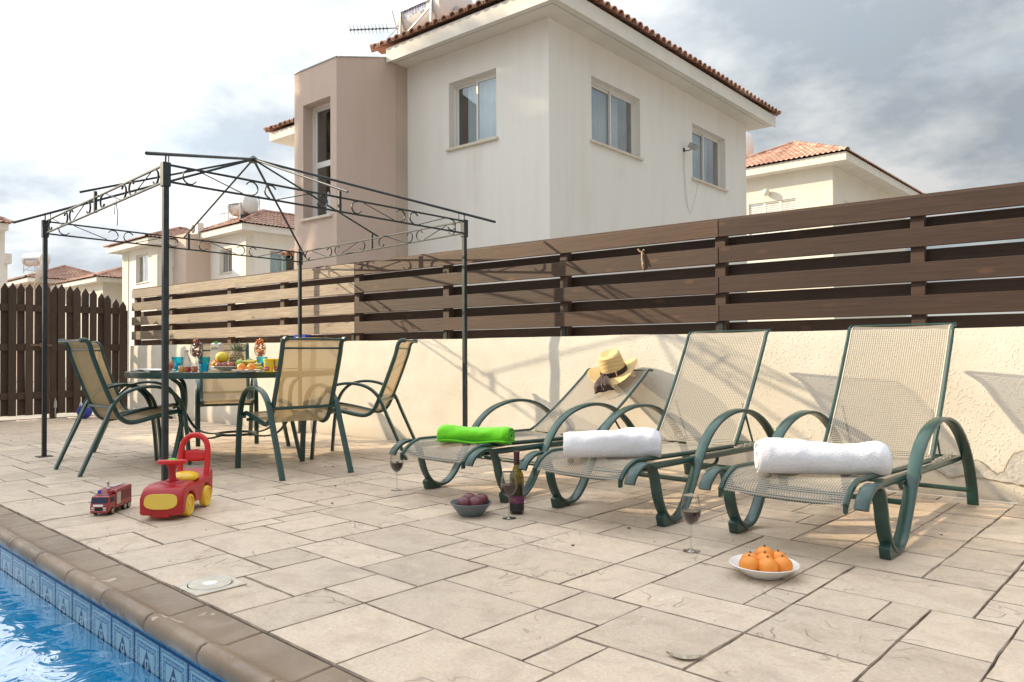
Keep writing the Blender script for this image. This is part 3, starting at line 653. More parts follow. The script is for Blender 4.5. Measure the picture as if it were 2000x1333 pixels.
def window(par, T, a, b, c, d, dep=0.2, sashes=2, transom=None, curtain=(0.25, 1.0), sill=True, fl=0.045):
    """sliding window set in the opening a..b, c..d (u,z) of face T"""
    m = MB(T=T); y0, y1 = -dep + .0, -dep + .07
    for p in (((a, y0, c), (a + fl, y1, d)), ((b - fl, y0, c), (b, y1, d)), ((a + fl, y0, c), (b - fl, y1, c + fl)), ((a + fl, y0, d - fl), (b - fl, y1, d))): m.b2(*p)
    wn = m.build('window', M_ALU, par, smooth=False)
    W = (b - a - 2 * fl) / sashes
    for s in range(sashes):
        u0_, u1_ = a + fl + s * W - (.02 if s else 0), a + fl + (s + 1) * W + (.02 if s < sashes - 1 else 0); yo = y0 + .01 + (.028 if s % 2 else 0)
        e = fl * .85; sm = MB(T=T)
        for p in (((u0_, yo, c + fl), (u0_ + e, yo + .025, d - fl)), ((u1_ - e, yo, c + fl), (u1_, yo + .025, d - fl)), ((u0_ + e, yo, c + fl), (u1_ - e, yo + .025, c + fl + e)), ((u0_ + e, yo, d - fl - e), (u1_ - e, yo + .025, d - fl))): sm.b2(*p)
        if transom: sm.b2((u0_ + e, yo, transom - .05), (u1_ - e, yo + .025, transom + .05))
        sm.build('sash', M_ALU, wn, smooth=False)
        MB(T=T).b2((u0_ + e, yo + .008, c + fl + e), (u1_ - e, yo + .014, d - fl - e)).build('pane', M_PANE, wn, smooth=False)
    ca, cb = a + (b - a) * curtain[0], a + (b - a) * curtain[1]
    cu = MB(T=T); cu.grid(lambda u, v: (ca + (cb - ca) * u, -dep - .06 + .015 * math.sin(u * (cb - ca) * 55), c + (d - c) * v), 40, 1); cu.build('curtain', M_CURT, wn)
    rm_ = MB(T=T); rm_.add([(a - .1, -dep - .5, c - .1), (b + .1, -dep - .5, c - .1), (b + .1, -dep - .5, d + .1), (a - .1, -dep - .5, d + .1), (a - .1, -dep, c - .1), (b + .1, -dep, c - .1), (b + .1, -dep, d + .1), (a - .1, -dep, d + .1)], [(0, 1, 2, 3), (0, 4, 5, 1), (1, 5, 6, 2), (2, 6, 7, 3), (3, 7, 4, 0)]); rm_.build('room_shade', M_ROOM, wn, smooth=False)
    if sill: MB(T=T).b2((a - .05, -dep + .07, c - .045), (b + .05, .05, c)).build('sill', M_SILL, wn, smooth=False, bevel=.006)
    return wn
def corr_slope(mb, A, B, C_, D, pitch=0.2, course=0.36, amp=0.045):
    """corrugated clay-tile slope; A->B eave, D->C_ upper edge (same u direction)"""
    A, B, C_, D = map(Vector, (A, B, C_, D)); L = (B - A).length; nU = max(2, round(L / pitch)) * 6; S = max(((D + C_) / 2 - (A + B) / 2).length, .1); nV = max(1, round(S / course))
    nrm = (B - A).cross(D - A).normalized(); nrm = nrm if nrm.z > 0 else -nrm
    eu = (B - A).normalized(); rows = []
    def pos(u, v): return (A.lerp(B, u)).lerp(D.lerp(C_, u), v)
    vs = []; fs = []
    for j in range(nV):
        for e in (0, 1):
            v = (j + e) / nV
            for i in range(nU + 1):
                p = pos(i / nU, v); ph = 2 * math.pi * (p - A).dot(eu) / pitch
                vs.append(p + nrm * (amp * (0.5 + 0.5 * math.cos(ph)) ** 0.7 + (0.028 if e == 0 else 0.0)))
    for r_ in range(2 * nV - 1):
        for i in range(nU):
            q = r_ * (nU + 1) + i; fs.append((q, q + 1, q + nU + 2, q + nU + 1))
    mb.add(vs, fs); return mb
def barrel(r, L, n=8, t=0.014):
    """half-barrel tile along +x, slightly tapered, open below"""
    m = MB(); vs = []; fs = []
    for x, q in ((0, 1.0), (L, 0.86)):
        for k in range(n + 1):
            a = math.pi * k / n; vs.append((x, q * r * math.cos(a), q * r * math.sin(a)))
        for k in range(n + 1):
            a = math.pi * k / n; vs.append((x, q * (r - t) * math.cos(a), q * (r - t) * math.sin(a)))
    h = n + 1
    for k in range(n):
        fs += [(k, k + 1, 2 * h + k + 1, 2 * h + k), (h + k, 3 * h + k, 3 * h + k + 1, h + k + 1), (k, h + k, h + k + 1, k + 1), (2 * h + k, 2 * h + k + 1, 3 * h + k + 1, 3 * h + k)]
    fs += [(0, 2 * h, 3 * h, h), (n, h + n, 3 * h + n, 2 * h + n)]
    return m.add(vs, fs)
HIPT = barrel(.105, .40).mesh('hip_tile', M_TILEC)
def hip_line(par, A, B, name='hip_tile', step=.33):
    A, B = Vector(A), Vector(B); d = B - A; n = max(1, int(d.length / step)); e = d.normalized(); rot = e.to_track_quat('X', 'Z').to_euler()
    for k in range(n): link(name, HIPT, par, A + d * (k / n), rot)
def hip_roof(par, x0, x1, y0, y1, z, rise, ov=0.0, hips=True, name='roof'):
    """hip roof over an eave rectangle; returns roof part"""
    w_, d_ = x1 - x0, y1 - y0; h = min(w_, d_) / 2
    if d_ >= w_: r1, r2 = Vector(((x0 + x1) / 2, y0 + h, z + rise)), Vector(((x0 + x1) / 2, y1 - h, z + rise))
    else: r1, r2 = Vector((x0 + h, (y0 + y1) / 2, z + rise)), Vector((x1 - h, (y0 + y1) / 2, z + rise))
    a, b, c, d = Vector((x0, y0, z)), Vector((x1, y0, z)), Vector((x1, y1, z)), Vector((x0, y1, z))
    m = MB()
    if d_ >= w_: sl = [(a, b, r1, r1), (b, c, r2, r1), (c, d, r2, r2), (d, a, r1, r2)]; hp = [(a, r1), (b, r1), (c, r2), (d, r2), (r1, r2)]
    else: sl = [(a, b, r2, r1), (b, c, r2, r2), (c, d, r1, r2), (d, a, r1, r1)]; hp = [(a, r1), (d, r1), (b, r2), (c, r2), (r1, r2)]
    for q in sl: corr_slope(m, *q)
    rf = m.build(name, M_TILEC, par, smooth=True)
    if hips:
        for p, q in hp: hip_line(rf, p + Vector((0, 0, .02)), q + Vector((0, 0, .02)))
    return rf
EAVET = barrel(.085, .42, n=8).mesh('eave_tile', M_TILEC)
def eave_tiles(rf, A, B, inward, slope, pitch=0.2):
    A, B = Vector(A), Vector(B); d = B - A; n = round(d.length / pitch); rot = (Vector(inward) * math.cos(slope) + Vector((0, 0, math.sin(slope)))).to_track_quat('X', 'Z').to_euler()
    for k in range(n): link('eave_tile', EAVET, rf, A + d * ((k + .5) / n) + Vector((0, 0, rnd.uniform(-.004, .006))), rot)

# ---- main house (the pale one right behind the fence)
HA = R(2.5); GZ = -0.42; HO = Vector((-7.65, 9.16, 0))
hs = thing('house', 'large pale two storey house with pink tower right behind the fence', 'house', (HO.x, HO.y, GZ), HA)
dz = -GZ
SOF = 6.25 + dz
TF = frame4((-3.33, 0, 0), (1, 0, 0), (0, -1, 0)); TR = frame4((0, 0, 0), (0, 1, 0), (1, 0, 0))
wm = MB(T=TF); wall_panel(wm, 3.33, SOF, [(1.10, 2.22, 4.545 + dz, 5.715 + dz)])
wm.T = TR; wall_panel(wm, 7.6, SOF, [(1.19, 2.79, 4.54 + dz, 5.65 + dz), (4.88, 6.47, 4.54 + dz, 5.68 + dz)])
wm.T = None; wm.add([(-7.6, 7.6, 0), (0, 7.6, 0), (0, 7.6, SOF), (-7.6, 7.6, SOF), (-3.33, 2, 0), (-3.33, 2, SOF)], [(0, 3, 2, 1)])
wm.b2((-9.05, 1.55, 0), (-4.6, 7.59, SOF))
wm.build('wall', M_HOUSE, hs, smooth=False)
window(hs, TF, 1.10, 2.22, 4.545 + dz, 5.715 + dz, curtain=(.2, 1.0))
window(hs, TR, 1.19, 2.79, 4.54 + dz, 5.65 + dz, curtain=(0, .78))
window(hs, TR, 4.88, 6.47, 4.54 + dz, 5.68 + dz, curtain=(0, .74))
# tower
TZ = 6.0 + dz; tw0, tw1 = -4.57, -3.33
TT = frame4((tw0, -1.6, 0), (1, 0, 0), (0, -1, 0)); t = MB(T=TT); wall_panel(t, 1.24, TZ, [(.27, 1.07, 3.33 + dz, 5.37 + dz)], .27)
tz = lambda y: TZ + .28 * (y + 1.6)
t.T = None; t.add([(tw1, -1.6, 0), (tw1, -.27, 0), (tw1, -.27, tz(-.27)), (tw1, -1.6, TZ), (tw0, -1.6, 0), (tw0, 3.4, 0), (tw0, 3.4, tz(1)), (tw0, 1, tz(1)), (tw0, -1.6, TZ), (tw1, 1.0, tz(1))], [(0, 1, 2, 3), (4, 8, 7, 6, 5), (8, 3, 9, 7)])
twr = t.build('tower', M_PINK, hs, smooth=False)
MB().prism([(-.27, 0), (-.004, 0), (-.004, tz(-.004) - .002), (-.27, tz(-.27) - .002)], tw1 - .3, tw1 + .012, 'x').build('tower_pillar', mat('tan_render', (0.52, 0.425, 0.35), .85, var=(1.5, .1)), twr, smooth=False)
cp = MB(); cp.b2((tw0 - .015, -1.615, TZ), (tw1 + .015, -1.55, TZ + .014))
for x_ in (tw1 - .05, tw0 - .015): cp.prism([(-1.55, tz(-1.55)), (.0, tz(0)), (.0, tz(0) + .014), (-1.55, tz(-1.55) + .014)], x_, x_ + .065, 'x')
cp.build('parapet_cap', M_STEEL, twr, smooth=False)
window(hs, TT, .27, 1.07, 3.33 + dz, 5.37 + dz, dep=.27, sashes=1, transom=4.32 + dz, curtain=(.5, 1.0))
# eaves slab, fascia, roof
EV = 0.5; ex0, ex1, ey0, ey1 = -3.31, EV, -EV, 7.6 + EV
ev = MB(); ev.b2((ex0, ey0, SOF + .001), (ex1, ey1, SOF + .20)); evo = ev.build('eave_slab', M_FASC, hs, smooth=False)
MB().b2((ex0 + .0, ey0 - .02, SOF - .04), (ex1 - .002, ey0 - .0, SOF + .215)).b2((ex1, ey0 - .02, SOF - .04), (ex1 + .02, ey1, SOF + .215)).build('fascia', M_FASC, evo, smooth=False)
MB().b2((ex0 + .05, ey0 + .16, SOF - .001), (ex1 - .17, ey0 + .166, SOF + .01)).b2((ex1 - .166, ey0 + .16, SOF - .001), (ex1 - .16, ey1 - .2, SOF + .01)).build('soffit_groove', M_DARK, evo, smooth=False)
rf = hip_roof(hs, -3.66, EV + .08, -EV - .08, ey1 + .08, SOF + .235, 0.86, name='roof')
sl_ = math.atan2(.86, 2.12)
eave_tiles(rf, (-3.6, -EV - .11, SOF + .245), (EV + .05, -EV - .11, SOF + .245), (0, 1, 0), sl_)
eave_tiles(rf, (EV + .11, -EV - .05, SOF + .245), (EV + .11, ey1 + .05, SOF + .245), (-1, 0, 0), sl_)
# lower left wing behind the tower
MB().b2((-9.55, 1.0, SOF), (-4.6, 7.9, SOF + .2)).build('eave_slab', M_FASC, hs, smooth=False)
rf2 = hip_roof(hs, -9.63, -3.8, .92, 7.98, SOF + .225, 1.0)
eave_tiles(rf2, (-9.6, .9, SOF + .235), (-4.6, .9, SOF + .235), (0, 1, 0), sl_)
# porch with its own little tiled roof, left of the tower
pz = 3.06 + dz
MB().b2((-6.6, -.2, 0), (-4.58, .6, pz - .1)).build('porch', M_HCREAM, hs, smooth=False)
prf = corr_slope(MB(), (-6.75, -.45, pz - .08), (-4.58, -.45, pz - .08), (-4.58, .7, pz + .42), (-6.75, .7, pz + .42)).build('porch_roof', M_TILEC, hs)
eave_tiles(prf, (-6.75, -.47, pz - .07), (-4.6, -.47, pz - .07), (0, 1, 0), R(24))
window(hs, frame4((-6.6, -.2, 0), (1, 0, 0), (0, -1, 0)), .35, 1.75, 2.2 + dz, 2.82 + dz, dep=.06, curtain=(0, .9))
# flood light with its cable
fl = thing('flood_light', 'grey flood light on a bracket beside the right upper window', 'lamp', tuple(HO + Matrix.Rotation(HA, 3, 'Z') @ Vector((0, 4.5, 5.06))), HA)
fl.location.z = 5.06
MB().b2((0, -.03, -.06), (.015, .03, .02)).tube([(.01, 0, -.03), (.10, 0, -.05), (.2, 0, -.02)], .01, 6).build('bracket', M_DARK, fl)
hd = MB(T=Matrix.Translation((.22, .02, .02)) @ Matrix.Rotation(R(-35), 4, 'Y')); hd.add([(-.09, -.11, .05), (.02, -.11, .08), (.02, .11, .08), (-.09, .11, .05), (-.05, -.08, -.05), (.06, -.11, -.05), (.06, .11, -.05), (-.05, .08, -.05)], [(0, 1, 2, 3), (4, 7, 6, 5), (0, 4, 5, 1), (1, 5, 6, 2), (2, 6, 7, 3), (3, 7, 4, 0)])
hd.build('lamp_head', mat('lamp_grey', (.35, .36, .36), .4, .3), fl, smooth=False, bevel=.006)
MB(T=hd.T).add([(.0665, -.09, -.04), (.0665, .09, -.04), (.0275, .09, .068), (.0275, -.09, .068)], [(0, 1, 2, 3)]).build('lamp_glass', mat('lamp_lens', (.55, .55, .5), .15), fl, smooth=False)
cab = spl([(.012, 0, -.05), (.012, .02, -.5), (.012, .1, -1.0), (.012, .22, -1.28), (.012, .38, -1.1), (.012, .55, -.75), (.02, .66, -.46)], 6)
MB().tube(cab, .005, 5).tube([p + Vector((0, -.05 + .02 * math.sin(i), 0)) for i, p in enumerate(cab[:16])], .004, 5).build('cable', mat('white_cable', (.66, .63, .58), .6), fl)

# ---- solar tank + stand, aerial
def tank(name, label, loc, rz, L, rad, legz, ink=True, panel=False, nz=0, group=None):
    o = thing(name, label, 'water tank', loc, rz, group)
    prof = [(0.001, -L / 2 - rad * .28), (rad * .5, -L / 2 - rad * .24), (rad * .85, -L / 2 - rad * .1), (rad, -L / 2), (rad, L / 2), (rad * .85, L / 2 + rad * .1), (rad * .5, L / 2 + rad * .24), (.001, L / 2 + rad * .28)]
    drum = MB().lathe(prof, 28, (0, 0, legz + rad), Ry(math.pi / 2)).build('drum', M_TANK, o)
    for sx in (-1, 1):
        fr = MB()
        X = sx * L * .36
        for sy in (-1, 1): fr.tube([(X, sy * rad * 1.05, 0), (X, sy * rad * 1.02, legz + rad * 1.05)], .022, 6)
        fr.tube([(X, -rad * 1.05, legz * .45), (X, rad * 1.05, legz * .45)], .016, 6)
        fr.tube([(X, rad * 1.03 * math.cos(t_), legz + rad + rad * 1.03 * math.sin(t_)) for t_ in [math.pi + math.pi * i / 14 for i in range(15)]], .018, 6)
        fr.build('stand_frame', M_STEEL, o)
    sd = MB()
    for sy in (-1, 1):
        sd.tube([(-L * .36, sy * rad * 1.05, legz + rad), (L * .36, sy * rad * 1.05, legz + rad)], .016, 6); sd.tube([(-L * .36, sy * rad * 1.05, legz * .2), (L * .36, sy * rad * 1.05, legz + rad * .7)], .016, 6)
    sd.build('brace', M_STEEL, o)
    if ink: # small printed maker's mark, illegible strokes on the drum face
        lt = MB(); r_ = random.Random(3 + nz)
        x = -L * .30
        while x < L * .22:
            ww = r_.uniform(.02, .05) * L; hh = r_.uniform(.10, .2) * rad
            a0 = R(208); lt.add([(x, rad * 1.006 * math.cos(a), legz + rad - rad * 1.006 * math.sin(a) * -1) for a in ()], [])
            for xx in (x, x + ww * .55):
                q = []
                for a in (R(182), R(182) + hh / rad * 1.6):
                    for dx in (0, ww * .28): q.append((xx + dx, rad * 1.008 * math.cos(a), legz + rad + rad * 1.008 * math.sin(a)))
                lt.add(q, [(0, 1, 3, 2)])
            lt.add([(x, rad * -1.008, legz + rad - .0), (x + ww * .8, rad * -1.008, legz + rad), (x + ww * .8, rad * -1.0075, legz + rad - hh * .22), (x, rad * -1.0075, legz + rad - hh * .22)], [(0, 1, 2, 3)])
            x += ww * 1.35
        lt.build('maker_mark', M_INK, drum, smooth=False)
    return o
def house_pt(x, y, z): return HO + Matrix.Rotation(HA, 3, 'Z') @ Vector((x, y, 0)) + Vector((0, 0, z))
T1 = tank('water_tank', 'big white solar water tank on the roof of the large pale house', tuple(house_pt(-2.93, .34, 6.72)), HA, 1.15, .47, .08)
lid = MB().lathe([(0.001, .0), (.07, 0), (.075, .05), (.03, .06), (.001, .06)], 12, (0, 0, 0), Ry(math.pi / 2)).build('valve_cap', M_STEEL, T1, loc=(.70, -.14, .36))
def aerial(label, loc, boom, n, rod=.16, mast=.5):
    o = thing('tv_aerial', label, 'aerial', loc); b0, b1 = Vector((0, 0, mast)), Vector(boom) + Vector((0, 0, mast))
    MB().tube([(0, 0, -.0), (0, 0, mast + .12)], .016, 6).build('mast', M_STEEL, o)
    MB().tube([b0, b1], .010, 6).build('boom', M_DARK, o); d = (b1 - b0).normalized(); side = Vector((0, 0, 1)).cross(d).normalized(); s2 = side.cross(d)
    el = MB()
    for k in range(n):
        p = b0.lerp(b1, .22 + .76 * k / (n - 1))
        for q in (side * .75 + s2 * .65, side * -.75 + s2 * .65, ): el.tube([p - q * rod * .5, p + q * rod * .5], .0035, 4)
        el.box(p, (.025, .025, .03))
    el.build('elements', M_DARK, o)
    MB().tube([b0.lerp(b1, .02), b0.lerp(b1, .1) + side * .05 + Vector((0, 0, .3))], .006, 5).tube([b0, b0.lerp(b1, .2) + Vector((0, 0, -.18))], .004, 5).build('reflector', M_DARK, o)
    return o
aerial('spiky television aerial left of the big roof tank', tuple(house_pt(-3.36, -.20, 6.62)), (-.66, -.60, -.03), 11, .17, .34)

# ---- generic neighbours
def nhouse(label, P, rz, name='house'): return thing(name, label, 'house', (P[0], P[1], GZ), rz)
# left neighbour: white block, pink tower, second white block
lh = nhouse('white house with pale pink middle and tiled roofs left of the tower', (-33.63, 17.81), 0)
z_ = 6.75 + dz
TL = frame4((-3.66, 0, 0), (1, 0, 0), (0, -1, 0)); TLr = frame4((0, 0, 0), (0, 1, 0), (1, 0, 0))
m = MB(T=TL); wall_panel(m, 3.66, z_, [(.95, 2.25, 4.95 + dz, 6.15 + dz)]); m.T = TLr; wall_panel(m, 6.5, z_, [(1.25, 2.7, 4.7 + dz, 6.05 + dz)]); m.build('wall', M_HOUSE, lh, smooth=False)
MB().b2((.004, .0, 0), (.05, .34, z_)).b2((-.35, -.05, 0), (.05, -.004, z_)).build('corner_pillar', M_HCREAM, lh, smooth=False)
window(lh, TL, .95, 2.25, 4.95 + dz, 6.15 + dz, curtain=(0, .5)); window(lh, TLr, 1.25, 2.7, 4.7 + dz, 6.05 + dz, curtain=(.1, .7), sill=False)
MB().b2((-3.64, -.55, z_), (.6, 7, z_ + .3)).build('eave_slab', M_FASC, lh, smooth=False)
hip_roof(lh, -4.2, .68, -.63, 7.1, z_ + .3, 1.15)
MB().b2((-5.6, -1.25, 0), (-3.665, .6, 6.95 + dz)).build('tower', M_PINK, lh, smooth=False)
MB().b2((-5.6, -1.256, 0), (-3.67, -1.251, 6.949 + dz)).build('tower_front', M_PINKL, lh, smooth=False)
window(lh, frame4((-5.6, -1.26, 0), (1, 0, 0), (0, -1, 0)), .0 + .05, .55, 5.4 + dz, 6.4 + dz, dep=.0 + .02, sashes=1, curtain=(0, .2))
lb = (-5.14, -2.02); z2 = 6.45 + dz
TB = frame4((lb[0] - 4.5, lb[1], 0), (1, 0, 0), (0, -1, 0))
m = MB(T=TB); wall_panel(m, 4.5, z2, [(1.75, 3.35, 4.68 + dz, 6.15 + dz)]); m.T = frame4((lb[0], lb[1], 0), (0, 1, 0), (1, 0, 0)); wall_panel(m, 5, z2, []); m.build('wall', M_HOUSE, lh, smooth=False)
MB().b2((lb[0] - .6, lb[1] - .05, 0), (lb[0] + .05, lb[1] - .004, z2)).b2((lb[0] - 4.5, lb[1] - .04, 0), (lb[0] - 3.7, lb[1] - .004, z2)).build('corner_pillar', M_HCREAM, lh, smooth=False)
window(lh, TB, 1.75, 3.35, 4.68 + dz, 6.15 + dz, curtain=(.5, 1.0))
MB().b2((lb[0] - 5.2, lb[1] - .6, z2), (lb[0] + .3, lb[1] + 5, z2 + .3)).build('eave_slab', M_FASC, lh, smooth=False)
hip_roof(lh, lb[0] - 5.3, lb[0] + .4, lb[1] - .7, lb[1] + 5.1, z2 + .3, 1.05)
acu = thing('air_conditioner', 'small white air conditioning unit on the pink middle roof', 'air conditioner', (-37.7, 17.3, 6.951), 0)
MB().b2((-.42, -.16, .05), (.42, .16, .62)).build('casing', M_ALU, acu, smooth=False, bevel=.02); MB().lathe([(.001, 0), (.2, 0), (.22, .01), (.001, .02)], 20, (-.08, -.165, .34), Rx(math.pi / 2)).build('fan_grille', M_DARK, acu)
for fx in (-.4, .34): MB().b2((fx, -.12, 0), (fx + .06, .12, .05)).build('foot', M_STEEL, acu, smooth=False)
tank('water_tank', 'white solar water tank on the tiled roof seen through the gazebo', (-35.24, 18.47, 7.48), R(14), 1.15, .5, .36, True, nz=2)
aerial('thin aerial beside the tank seen through the gazebo', (-34.45, 18.95, 7.5), (-.05, -.05, .5), 4, .2, .75)
aerial('small horizontal aerial left of the tank seen through the gazebo', (-35.95, 18.3, 7.45), (-.95, -.2, -.02), 5, .14, .62)
bt = MB().lathe([(.001, 0), (.22, 0), (.24, .06), (.24, .3), (.001, .3)], 18).build('tank_barrel', mat('black_plastic', (.03, .03, .03), .5)); bt.location = (-34.75, 18.3, 7.46); tag(bt, 'black round barrel under the tank on the tiled roof', 'barrel')

# right neighbour
rh = nhouse('white house with orange tiled roof and shutters at the right', (-10.59, 29.56), R(1))
z3 = 8.05 + dz
TA = frame4((-5, 0, 0), (1, 0, 0), (0, -1, 0)); TB2 = frame4((0, 0, 0), (0, 1, 0), (1, 0, 0))
m = MB(T=TA); wall_panel(m, 5, z3, [(1.63, 3.6, 4.9 + dz, 7.0 + dz)], .12); m.T = TB2; wall_panel(m, 10, z3, [(1.3, 2.9, 5.6 + dz, 6.9 + dz)], .12); m.build('wall', M_HCREAM, rh, smooth=False)
def shutter(par, T, a, b, c, d):
    m = MB(T=T)
    for p in (((a, -.09, c), (a + .05, -.04, d)), ((b - .05, -.09, c), (b, -.04, d)), ((a + .05, -.09, c), (b - .05, -.04, c + .05)), ((a + .05, -.09, d - .05), (b - .05, -.04, d))): m.b2(*p)
    o = m.build('shutter', M_ALU, par, smooth=False); n = int((d - c - .1) / .075)
    sm = MB().box((0, 0, 0), (b - a - .1, .035, .055), Rx(R(30))).mesh('slat', M_ALU, smooth=False)
    Tm = T.copy()
    for k in range(n):
        s = link('slat', sm, o); s.matrix_local = Tm @ Matrix.Translation(((a + b) / 2, -.065, c + .08 + k * .075))
for k in range(3): shutter(rh, TA, 1.63 + k * .656, 1.63 + (k + 1) * .656, 4.9 + dz, 7.0 + dz)
for k in range(2): shutter(rh, TB2, 1.3 + k * .8, 2.1 + k * .8, 5.6 + dz, 6.9 + dz)
MB().b2((-5, -.6, z3), (.7, 10.6, z3 + .3)).build('eave_slab', M_FASC, rh, smooth=False)
rf3 = hip_roof(rh, -5.6, .78, -.7, 10.7, z3 + .3, 1.5)
lm = thing('globe_lamp', 'round white globe lamp above the shutters of the right house', 'lamp', (-13.15, 29.42, 7.35)); MB().ell((0, -.08, 0), .15, 16, 10).build('globe', mat('opal_globe', (.75, .72, .62), .3), lm); MB().lathe([(.08, 0), (.08, .06)], 12, (0, .1, 0), Rx(math.pi / 2)).build('mount', M_ALU, lm)
vt = thing('water_tank', 'upright egg shaped white tank between the two houses at right', 'water tank', (-15.4, 32.0, 8.7)); MB().lathe([(.001, 0), (.2, .05), (.36, .22), (.46, .55), (.5, .85), (.46, 1.15), (.34, 1.38), (.15, 1.5), (.06, 1.52), (.06, 1.58), (.001, 1.58)], 22, (0, 0, .62)).build('drum', M_TANK, vt)
lg = MB()
for sx in (-1, 1):
    for sy in (-1, 1): lg.tube([(sx * .33, sy * .33, -.35), (sx * .3, sy * .3, .95)], .025, 6)
lg.tube([(-.33, -.33, .55), (.33, -.33, .55)], .02, 6); lg.build('stand_frame', mat('rust_frame', (.16, .10, .08), .7), vt)

# far left row
def small_house(label, x0, x1, y0, y1, ze, rise, wallm=M_HCREAM, win=None):
    o = thing('house', label, 'house', (x0, y0, GZ)); W, D = x1 - x0, y1 - y0; T = frame4((0, 0, 0), (1, 0, 0), (0, -1, 0)); Tx = frame4((W, 0, 0), (0, 1, 0), (1, 0, 0))
    m = MB(T=T); wall_panel(m, W, ze - GZ, [win] if win else []); m.T = Tx; wall_panel(m, D, ze - GZ, []); m.build('wall', wallm, o, smooth=False)
    if win: window(o, T, *win, curtain=(0, .6))
    MB().b2((-.5, -.5, ze - GZ), (W + .5, D, ze - GZ + .25)).build('eave_slab', M_FASC, o, smooth=False)
    hip_roof(o, -.6, W + .6, -.6, D + .1, ze - GZ + .25, rise); return o
small_house('low cream house with tiled hip roof just above the gate end', -53.0, -46.0, 15.7, 22, 5.05, 1.2, win=(2.6, 5.6, 3.6 - GZ, 4.55 - GZ))
small_house('pink walled house with tiled roof under the far left tank', -60.5, -54.6, 14.6, 20, 5.55, 1.15, M_PINKL)
small_house('house whose tiled eave corner shows at the far left edge', -41.5, -34.4, 5.2, 8.2, 5.75, 1.0, M_HOUSE)
fb = thing('flat_roof_house', 'long pale flat roofed building behind the gate', 'building', (-62, 19.5, GZ)); MB().b2((-7, 0, 0), (5.3, 5, 6.95)).build('wall', mat('blue_grey_render', (.58, .60, .63), .85), fb, smooth=False); MB().b2((-7.1, -.1, 6.951), (5.4, 5.1, 7.1)).build('parapet', M_FASC, fb, smooth=False)
wb = thing('garden_shed', 'white clad outbuilding at the far left edge above the gate', 'shed', (-44.6, 10.2, GZ)); MB().b2((-4, 0, 0), (0, .55, 6.0)).build('wall', M_HOUSE, wb, smooth=False); MB().b2((-4.1, -.15, 6.001), (.15, .7, 6.5)).build('parapet', M_FASC, wb, smooth=False)
tank('water_tank', 'grey white cylinder tank with a blue sign at the far left', (-57.0, 15.35, 6.35), R(30), 1.45, .43, .5, True, nz=5)
pk = thing('satellite_dish', 'white satellite dish below the far left tank', 'dish', (-53.4, 14.75, 5.3)); MB().lathe([(.001, 0), (.3, .03), (.55, .1), (.8, .22), (.79, .235), (.5, .11), (.001, .015)], 24, (0, 0, .7), Rz(R(-20)) @ Rx(R(75))).build('reflector', M_ALU, pk); MB().tube([(0, .05, -.4), (0, .05, .7)], .05, 8).tube([(0, 0, .7), (.05, -.7, .75)], .02, 6).build('mount', M_STEEL, pk)

# the villa across the pool whose eaves shade the deck (outside the frame)
vl = thing('villa', 'two storey pale villa beside the pool whose roof shades the deck', 'house', (-11.9, -3.4, GZ), WA)
VE = 6.30 + dz
MB().b2((-14, -8.5, 0), (4, -.6, VE)).build('wall', M_HOUSE, vl, smooth=False); MB().b2((-14.6, -9.1, VE + .001), (4.6, 0, VE + .2)).build('eave_slab', M_FASC, vl, smooth=False)
hip_roof(vl, -14.7, 4.7, -9.2, .1, VE + .2, 1.2, hips=False)
for k in range(4): window(vl, frame4((-12 + 4 * k, -.6, 0), (1, 0, 0), (0, 1, 0)), .0, 1.5, 4.4, 5.6, dep=-.0 + .001, sill=False)
# unseen slender fan palm, added so its shadow falls on the big house and tower
pl_ = thing('added_shade_palm', 'unseen fan palm added left of the gate to shade the big house', 'tree', (-19.0, 2.42, GZ))
MB().tube([(0, 0, 0), (.04, .02, 3), (-.02, .03, 7), (0, 0, 10.9)], [.17, .13, .11, .10], 9).build('trunk', mat('palm_bark', (.20, .15, .10), .9, bump=(30, .6, .02)), pl_)
rg = random.Random(21); cr = MB()
for k in range(64):
    a = k * 2.3999; el = R(78 - 128 * k / 63); d = Vector((math.cos(a) * math.cos(el), math.sin(a) * math.cos(el), math.sin(el))); base = Vector((0, 0, 10.95)); st = base + d * .5; cr.tube([base, st], .012, 4)
    sd = d.cross(Vector((0, 0, 1))).normalized()
    for q in range(15):
        t_ = R(-75 + 150 * q / 14); dd = (d * math.cos(t_) + sd * math.sin(t_)).normalized(); L = .85 * (.75 + .25 * math.cos(t_)) * rg.uniform(.9, 1.1); nn = dd.cross(d.cross(sd)).normalized() * .028; tip = st + dd * L + Vector((0, 0, -.12 * L))
        cr.add([st - nn * .3, st + dd * L * .6 - nn, tip, st + dd * L * .6 + nn], [(0, 1, 2, 3)])
sk_ = MB()
for k in range(850): # skirt of hanging dry fronds, added to shade the tower front
    a = rg.uniform(0, 6.283); z = rg.uniform(6.6, 10.8); r1 = rg.uniform(.25, .98); p = Vector((r1 * math.cos(a), r1 * math.sin(a), z)); sd = Vector((-math.sin(a), math.cos(a), 0)) * rg.uniform(.08, .17); q = p + Vector((math.cos(a) * .1, math.sin(a) * .1, -rg.uniform(.5, .9)))
    sk_.add([p - sd, p + sd, q + sd * .3, q - sd * .3], [(0, 1, 2, 3)])
me = bpy.data.meshes.new('shade_skirt'); me.from_pydata([tuple(p) for p in sk_.v], [], sk_.f); me.materials.append(mat('dry_frond', (.24, .18, .11), .9, var=(3, .4))); link('shade_skirt', me, pl_)
me = bpy.data.meshes.new('crown'); me.from_pydata([tuple(p) for p in cr.v], [], cr.f); me.materials.append(mat('palm_leaf', (.06, .10, .035), .6, var=(2, .4))); link('crown', me, pl_)

